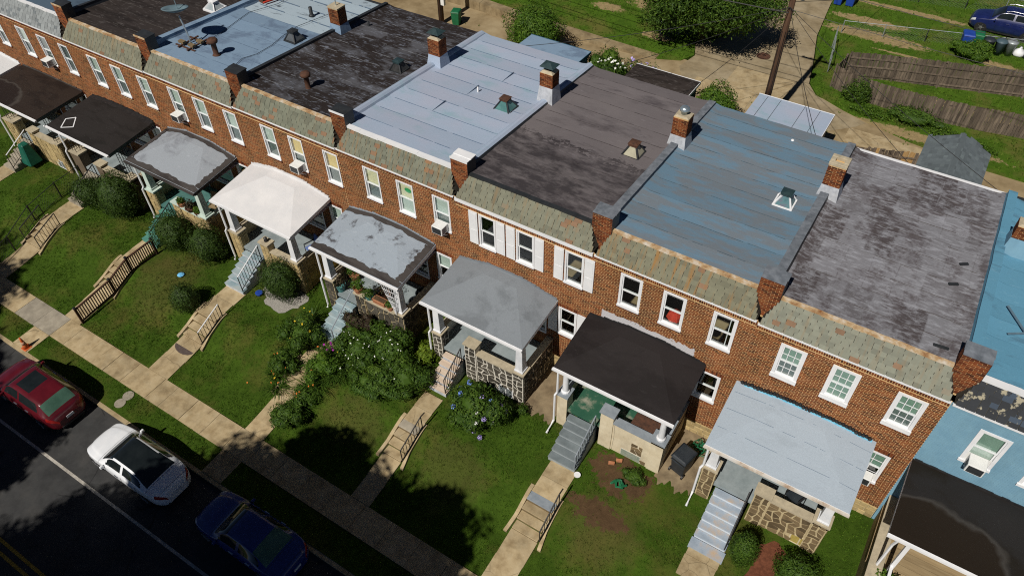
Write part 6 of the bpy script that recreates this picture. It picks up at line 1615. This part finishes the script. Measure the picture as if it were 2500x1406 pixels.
def tuft(name, label, c, n, h, spread, mat, flowers=None, cat='plant', w=.014, group=None):
    t = thing(name, label, cat, c, group); V = []
    for k in range(n):
        a = rng.uniform(0, 6.28); r0 = rng.uniform(0, spread * .5); L = h * rng.uniform(.6, 1.1); b = rng.uniform(.5, 1.5) * spread * .55
        x0_, y0_ = c[0] + math.cos(a) * r0, c[1] + math.sin(a) * r0; pr = None; px, py = -math.sin(a) * w, math.cos(a) * w
        for s in range(4):
            f = s / 3; p = np.array([x0_ + math.cos(a) * b * f * f * 1.2, y0_ + math.sin(a) * b * f * f * 1.2, c[2] + L * (f - .45 * f * f * f)]); q = np.array([px, py, 0]) * (1 - .8 * f)
            if pr is not None: V.append([pr[0] - pr[1], pr[0] + pr[1], p + q, p - q])
            pr = (p, q)
    stuff_obj('foliage', quads_mesh('foliage', V, mat, tuple(org(t))), t)
    for fm, cnt, fs in flowers or []:
        P_ = np.array([[c[0] + rng.normal(0, spread * .45), c[1] + rng.normal(0, spread * .45), c[2] + h * rng.uniform(.8, 1.05)] for _ in range(cnt)])
        st = MB()
        for q in P_: st.tube([(q[0] * .8 + c[0] * .2, q[1] * .8 + c[1] * .2, c[2]), tuple(q)], .008, 3, False)
        mk('stalk', st, LF, t)
        pp = np.repeat(P_, 6, 0) + rng.normal(0, fs * .35, (cnt * 6, 3)); stuff_obj('blossom', quads_mesh('blossom', leaves(pp, np.tile([0, -.3, .9], (len(pp), 1)), fs, 1.2), fm, tuple(org(t))), t)
    return t
k_ = 0
for (x, y, f, l) in ((-23.55, -3.5, [(FY, 4, .036)], 'yellow lily clump nearest the downspout of the potted plant porch'), (-21.6, -4.6, [(FM, 5, .06)], 'lily clump with magenta flowers at the foot of the blue grey stairs'), (-23.0, -6.3, [(FO, 4, .036)], 'orange lily clump left of the flower bed path, near the lawn edge'),
        (-22.6, -6.75, [(FO, 3, .036), (FY, 2, .036)], 'orange and yellow lily clump left of the flower bed path, lowest on the slope'), (-21.35, -5.45, [(FO, 2, .036)], 'orange lily clump right of the flower bed path, high on the slope'), (-21.2, -6.2, [(FO, 4, .036)], 'orange lily clump right of the flower bed path, halfway down'),
        (-21.15, -6.95, [(FO, 3, .036)], 'orange lily clump right of the flower bed path, above the low shrub'), (-20.6, -5.3, [(FW, 2, .036)], 'strap leaved clump beside the white flowering bush'), (-20.3, -5.0, None, 'plain strap leaved clump right of the white flowering bush'), (-21.2, -4.95, [(FY, 2, .036)], 'yellow lily clump below the purple brown shrub'), (-20.9, -5.9, None, 'plain strap leaved clump on the edge of the flower bed lawn')):
    tuft('lily_clump', l, G(x, y), 170, .66, .72, LF, f, 'lily', .018)
bush('shrub', 'leafy green clump filling the corner between the two white flowering bushes', G(-19.7, -3.0), (.7, .6, .7), LF, 3200, .065, .3, 'shrub')
bush('shrub', 'mid green clump on the right edge of the flower bed path, upper part', G(-21.15, -5.4), (.62, .75, .5), LFB, 3600, .06, .3, 'shrub')
bush('shrub', 'mid green clump on the right edge of the flower bed path, lower part', G(-21.1, -6.6), (.52, .62, .42), LF, 2800, .06, .3, 'shrub', flowers=[(FO, 4, .035, .1, 0)])
# vine on the deck railing and weeds by the walls
bush('vine', 'climbing vine on the white deck railing of the blue house', (.75, -3.1, 2.15), (.45, .40, .42), LFB, 1500, .07, .3, 'vine', solid=False)
bush('vine', 'ivy climbing the brick corner beside the pale blue porch roof', (-1.15, -.22, 1.0), (.26, .20, .75), LF, 900, .05, .3, 'vine', solid=False)
bush('weeds', 'weeds growing at the corner of the white jointed stone porch', G(-12.95, -2.75), (.30, .22, .30), LF, 700, .05, .3, 'weeds', solid=False)
# back gardens
def zb_(x, y): return (x, y, ZB)
bush('bush', 'big round green bush beside the blue grey garage', zb_(-27.6, 22.6), (1.9, 1.5, 1.8), LFB, 9000, .09, .14)
bush('bush', 'flowering bush between two garages, dotted with white flowers', zb_(-21.2, 20.6), (1.35, 1.15, 1.5), LF, 6500, .08, .2, flowers=[(FW, 40, .07, .1, 0)])
bush('butterfly_bush', 'tall thin bush with purple flowers behind the black roofed garage', zb_(-19.6, 22.6), (1.2, .8, 1.0), LF, 2200, .08, .3, 'bush', solid=False, flowers=[(FV, 16, .09, .2, 0)])
bush('bush', 'leafy bush between the black garage and the pale blue garage', zb_(-14.3, 20.6), (1.35, 1.15, 1.45), LFB, 6000, .08, .18)
bush('bush', 'spreading bush in front of the dustbins on the back lawn', zb_(-2.85, 36.7), (1.15, .7, .7), LFB, 6000, .08, .2)
bush('shrub', 'leafy creeper climbing the left end of the dark curved fence', zb_(-7.75, 27.75), (.75, .35, 1.0), LF, 2600, .07, .25, 'creeper', solid=False)
bush('shrub', 'low creeper along the foot of the dark curved fence', zb_(-4.2, 27.3), (1.6, .6, .55), LF, 3800, .07, .3, 'creeper')
bush('weeds', 'weeds on the bare bank below the fence, nearest the shed', zb_(-.6, 26.2), (.9, .5, .3), LFB, 1500, .06, .3, 'weeds', solid=False)
bush('weeds', 'weeds on the bare bank below the fence, left of the creeper', zb_(-6.6, 26.9), (1.2, .5, .28), LFB, 1800, .06, .3, 'weeds', solid=False)
bush('weeds', 'weeds on the bare bank below the middle of the dark fence', zb_(-2.4, 26.9), (1.0, .4, .25), LFB, 1300, .06, .3, 'weeds', solid=False)
def tree(label, x, y, z, h, clumps, mat, leaf=.09, per=420, trunk=.22, kind='tree', limb_to=None):
    t = thing(kind, label, 'tree', (x, y, z)); V = []
    cl = np.array([c[:3] for c in clumps]).mean(0)
    tr = MB().tube([(x, y, z - .2), (x + .05, y, z + h * .25), (x + (cl[0] - x) * .5, y + (cl[1] - y) * .5, z + h * .55)], [trunk, trunk * .8, trunk * .55], 9)
    for i, c in enumerate(clumps):
        if i % 3 == 0: tr.tube([(x + (cl[0] - x) * .3, y + (cl[1] - y) * .3, z + h * .38), ((x + c[0]) / 2, (y + c[1]) / 2, (z + h * .45 + c[2]) / 2), tuple(c[:3])], [trunk * .4, trunk * .25, .02], 5)
    mk('trunk', tr, TWIG, t, smooth=True)
    for c in clumps:
        p, nn = ell_pts(c[:3], (c[3], c[3], c[3] * .75), int(per * c[3] ** 2), .25, .35); V.append(leaves(p, nn * .6 + (0, 0, .5), leaf))
    stuff_obj('crown', quads_mesh('crown', np.concatenate(V), mat, tuple(org(t))), t)
    return t
def crown(cx, cy, cz, rx, ry, rz, n, r0=.8, r1=1.4):
    out = []
    while len(out) < n:
        d = rng.normal(size=3); d /= np.linalg.norm(d); f = rng.uniform(.35, 1.0) ** .6
        out.append((cx + d[0] * rx * f, cy + d[1] * ry * f, cz + d[2] * rz * f, rng.uniform(r0, r1)))
    return out
tree('broad dark green tree shading the mouth of the side alley', -18.9, 30.2, ZB, 7.0, crown(-19.1, 29.8, 4.1, 4.7, 3.5, 2.3, 74, .9, 1.5), LF, .105, 640, .3)
# street trees across the road whose shade falls on the cars, the pavement and the lawns
def shade_crown(spots, h0, h1):
    out = []
    for gx, gy, r in spots:
        h = rng.uniform(h0, h1); out.append((gx - .0566 * h, gy - .899 * h, h, r))
    return out
SHA = [(-22, -13.2, 1.9), (-20.6, -10.9, 2.0), (-18.6, -9.2, 2.0), (-17.0, -9.2, 1.7), (-16.6, -11.2, 2.0), (-18.8, -12.6, 2.2), (-20.5, -15, 2.3), (-23.6, -15.2, 1.9), (-24.9, -16.6, 1.8), (-14.7, -9.6, 2.0), (-13.1, -8.9, 1.6), (-14.0, -11.6, 2.1),
       (-12.6, -11.0, 1.4), (-16, -14, 2.3), (-18.2, -16.6, 2.3), (-22.2, -17.4, 2.2), (-12.6, -13.6, 2.0), (-26, -18.6, 1.9), (-19.6, -8.1, 1.0), (-18.2, -7.6, .9), (-14.3, -8.0, .9), (-13.5, -7.2, .75), (-15.5, -8.4, .9), (-22.9, -11.9, .9), (-25.2, -14.9, .9), (-21.8, -11.0, 1.1), (-23.5, -17.9, 2), (-16, -17.5, 2.4), (-12.5, -9.9, .8)]
tree('tall street tree across the road, shading the deep blue sedan', -19.5, -27.2, -.05, 16, shade_crown(SHA, 11.5, 15.5), LFSH, .24, 900, .34, 'street_tree')
SHB = [(-31.0, -14.6, 1.5), (-33, -14.9, 1.9), (-35.6, -15.2, 2.0), (-30.2, -16.4, 1.5), (-32.4, -17.2, 2.0), (-35, -18, 2.2), (-38, -16.5, 2.2), (-29.6, -13.6, .8), (-30.8, -18.8, 1.6), (-34.8, -13.1, .9), (-37.6, -13.6, 1.7), (-29.3, -15.3, .7), (-36.2, -12.6, 1.0)]
tree('tall street tree across the road, shading the dark red hatchback', -35.5, -27.4, -.05, 16, shade_crown(SHB, 11.5, 15), LFSH, .24, 900, .32, 'street_tree')
SHC = [(-39.8, -10.2, 1.8), (-41.5, -12.0, 2.0), (-42.8, -9.4, 2.0), (-44.5, -11.5, 2.2), (-38.3, -10.9, 1.0), (-45.5, -8.6, 1.8), (-40.2, -12.6, 1.6), (-39.0, -9.3, .7)]
tree('tall street tree across the road, shading the far end of the pavement', -44.0, -25.5, -.05, 16, shade_crown(SHC, 12, 15), LFSH, .24, 900, .32, 'street_tree')

# ------------------------------------------------------------------ things on the porches and in the yards
def pot(label, x, y, z, r=.16, h=.24, mat=TERRA, leaf=LF, lr=.26, n=420):
    t = thing('potted_plant', label, 'potted plant', (x, y, z), 'potted plants on porches')
    mk('pot', MB().lathe((x, y, z), [(r * .7, 0), (r, h * .85), (r * 1.12, h * .86), (r * 1.12, h), (r * .9, h), (r * .85, h * .8)], 14), mat, t, smooth=False)
    if leaf:
        p, nn = ell_pts((x, y, z + h + lr * .7), (lr, lr, lr * .85), n, .3, .3); stuff_obj('foliage', quads_mesh('foliage', leaves(p, nn + (0, 0, .3), .055), leaf, tuple(org(t))), t)
    return t
X4 = XB[4]
pot('terracotta pot with a leafy plant on the porch pedestal beside the blue grey stairs', X4 + 2.0, -2.28, 2.95, .2, .28, TERRA, LFB, .30)
pot('teal pot with a bushy plant between the pedestal pot and the trough', X4 + 2.55, -2.25, 2.78, .16, .2, TEAL, LF, .28)
pot('pale rimmed pot with a small plant on the stone wall by the white trellis', X4 + 3.7, -2.25, 2.78, .16, .22, TERRA, LF, .2)
pot('dark teal planter with a shrubby plant at the head of the blue grey stairs', X4 + .62, -2.05, 2.10, .24, .4, TEAL, LFP, .38)
pot('large pot with foliage deep on the potted plant porch', X4 + .7, -1.2, 2.10, .24, .35, TERRA, LF, .36)
pot('trailing plant in a pot on the porch floor behind the stone wall', X4 + 2.7, -1.5, 2.10, .26, .4, TERRA, LFP, .45)
for k, (x, y) in enumerate(((4.05, -1.75), (4.15, -1.15), (4.1, -.6))):
    tag(mk('empty_tub', MB().lathe((X4 + x, y, 2.105), [(.24, 0), (.31, .42), (.33, .43), (.29, .42), (.22, .06)], 18), PLK2), ('black empty tub on the potted plant porch, nearest the white trellis', 'black empty tub on the potted plant porch, middle of three', 'black empty tub on the potted plant porch, nearest the house wall')[k], 'tub', 'black tubs')
tr_ = thing('planter_trough', 'brown brick coloured planter trough on the stone porch wall', 'planter', (X4 + 3.1, -2.22, 2.78))
mk('trough', MB().frus(X4 + 2.8, X4 + 3.42, -2.33, -2.07, 2.785, X4 + 2.77, X4 + 3.45, -2.36, -2.04, 3.02), TERRA, tr_, bevel=.012)
mk('soil', MB().box(X4 + 2.82, X4 + 3.40, -2.31, -2.09, 3.021, 3.03), SOIL, tr_)
tl = thing('trellis', 'white fan trellis leaning on the corner post of the potted plant porch', 'trellis', (X4 + 4.05, -2.4, 2.9))
for k in range(6): mk('slat', MB().bar((X4 + 4.2, -2.46, 2.95), (X4 + 3.62 + k * .14, -2.48, 4.55), .025, .012), TRIMW, tl)
for k in range(4): mk('cross_slat', MB().bar((X4 + 4.05 - k * .12, -2.50, 3.4 + k * .3), (X4 + 4.24 + k * .02, -2.50, 3.4 + k * .3), .02, .012), TRIMW, tl)
X6 = XB[6]
pot('pot with a flowering plant on the pale green porch wall, at the stair end', X6 + 2.6, -2.25, 2.78, .17, .22, TERRA, LF, .2)
pot('dark wide pot on the pale green porch wall, middle one', X6 + 3.25, -2.25, 2.78, .24, .22, RUST, LFP, .24)
pot('pot with a small plant on the pale green porch wall, by the corner post', X6 + 3.8, -2.3, 2.78, .15, .2, RUST, LFB, .18)
pot('copper coloured bowl on the pale green porch side wall', X6 + 4.3, -1.2, 2.78, .18, .16, TERRA, None)
def chair(label, x, y, z, rot, mat, seat=TERRA):
    t = thing('porch_chair', label, 'chair', (x, y, z), 'porch chairs'); c, s = math.cos(rot), math.sin(rot)
    T = lambda a, b, q: (x + a * c - b * s, y + a * s + b * c, z + q)
    mk('seat', MB().obox(T(-.26, -.26, .42), (.52 * c, .52 * s, 0), (-.52 * s, .52 * c, 0), (0, 0, .05)), seat, t)
    mk('backrest', MB().obox(T(-.26, .22, .47), (.52 * c, .52 * s, 0), (-.05 * s, .05 * c, 0), (-.10 * s, .10 * c, .5)), seat, t)
    for a, b in ((-.26, -.26), (.26, -.26), (-.26, .24), (.26, .24)): mk('leg', MB().tube([T(a, b, 0), T(a, b, .64 if b < 0 else .9)], .018, 5), mat, t)
    for a in (-.26, .26): mk('armrest', MB().bar(T(a, -.28, .65), T(a, .26, .65), .05, .03), mat, t)
chair('tan patio chair on the teal floored porch', X6 + 3.6, -1.2, 2.10, .3, IRON, DECK)
chair('dark folded patio chair on the porch under the pale blue roof', XB[1] + 3.2, -1.55, 2.10, -.4, IRON, PLK2)
chair('blue patio chair at the back of the white roofed porch', XB[5] + 4.0, -1.0, 2.10, -.3, IRON, S('blue_cushion', (.08, .13, .32), (.14, .2, .42), scale=5))
tag(mk('storage_bench', MB().box(XB[2] + 3.0, XB[2] + 4.05, -2.0, -1.45, 2.10, 2.62).box(XB[2] + 2.96, XB[2] + 4.09, -2.04, -1.41, 2.625, 2.70), RUST, bevel=.015), 'dark brown storage bench behind the tan stucco porch wall', 'bench')
tag(mk('lantern', MB().lathe((XB[5] + 2.45, -2.2, 3.18), [(.08, 0), (.10, .05), (.06, .16), (.09, .2), (.02, .25)], 10), IRON), 'small black lantern on the stone pedestal of the white roofed porch', 'lantern')
# garden hose
hp = []
for k in range(120):
    a = k * .42; r = .22 + .10 * math.sin(k * .9); hp.append((-6.25 + r * math.cos(a) + .12 * math.sin(k * .31), -.75 + r * math.sin(a) * .9 + .1 * math.cos(k * .23), 1.06 + .28 * abs(math.sin(k * .17)) + .002 * k))
tag(mk('garden_hose', MB().tube(hp, .018, 6), PLG, smooth=True), 'tangled green garden hose heaped against the brick wall', 'hose')
for k, (x, y, l, m) in enumerate(((-8.95, -3.0, 'pale broken brick lying in the bare soil', TERRA), (-8.75, -2.75, 'rusty red brick pile scrap by the tan stucco wall', TERRA))):
    tag(mk('loose_brick', MB().obox((x, y, 1.0), (.22, .08, .02), (-.04, .11, 0), (0, 0, .08)), m), l, 'brick')
tag(mk('splash_plate', MB().lathe((-9.72, -4.02, 1.02), [(.12, 0), (.13, .03), (.08, .025)], 16), TRIMW), 'round white plate at the foot of the grey stairs', 'plate')
tag(mk('green_fabric', quick := MB().tube([(-8.35 + .2 * math.cos(k * .8) + .05 * k * .3, -3.55 + .16 * math.sin(k * 1.3), 1.03 + .08 * abs(math.sin(k * 1.7))) for k in range(16)], .045, 5), PLG), 'crumpled green netting lying on the bare soil', 'netting')
tag(mk('blue_bag', MB().lathe((-30.9, -4.6, zl(-4.6) + .02), [(.13, 0), (.17, .05), (.08, .10), (.02, .11)], 8), S('light_blue_plastic', (.10, .36, .62), (.2, .5, .75), scale=6)), 'crumpled light blue bag on the dry lawn', 'bag')
tag(mk('blue_tub', MB().lathe((-26.75, -3.55, zl(-3.55) + .02), [(.14, 0), (.18, .12), (.15, .13)], 10), PLB), 'small blue toy tub at the edge of the white gravel', 'tub')
tag(mk('green_tarp', MB().frus(-45.1, -44.3, -3.4, -2.6, 1.2, -44.9, -44.5, -3.2, -2.8, 2.45), S('green_tarpaulin', (.008, .08, .055), (.015, .12, .08), scale=4, rough=.5), bevel=.06), 'dark green covered bundle on the concrete stairs', 'tarpaulin')
for k, (x, y) in enumerate(((-.7, -4.35), (-1.05, -4.62), (-1.45, -4.82), (-1.9, -4.98), (-2.35, -5.1), (-2.8, -5.15), (-3.25, -5.1))):
    tag(mk('edging_block', MB().obox((x - .2, y - .06, zl(y) - .05), (.4, -.1 if k < 5 else .02, 0), (.02, .13, 0), (0, 0, .17)), CONCG), ('first', 'second', 'third', 'fourth', 'fifth', 'sixth', 'seventh')[k] + ' pale edging block round the mulch bed, counted from the porch corner', 'edging', 'edging blocks')
vn = np.array
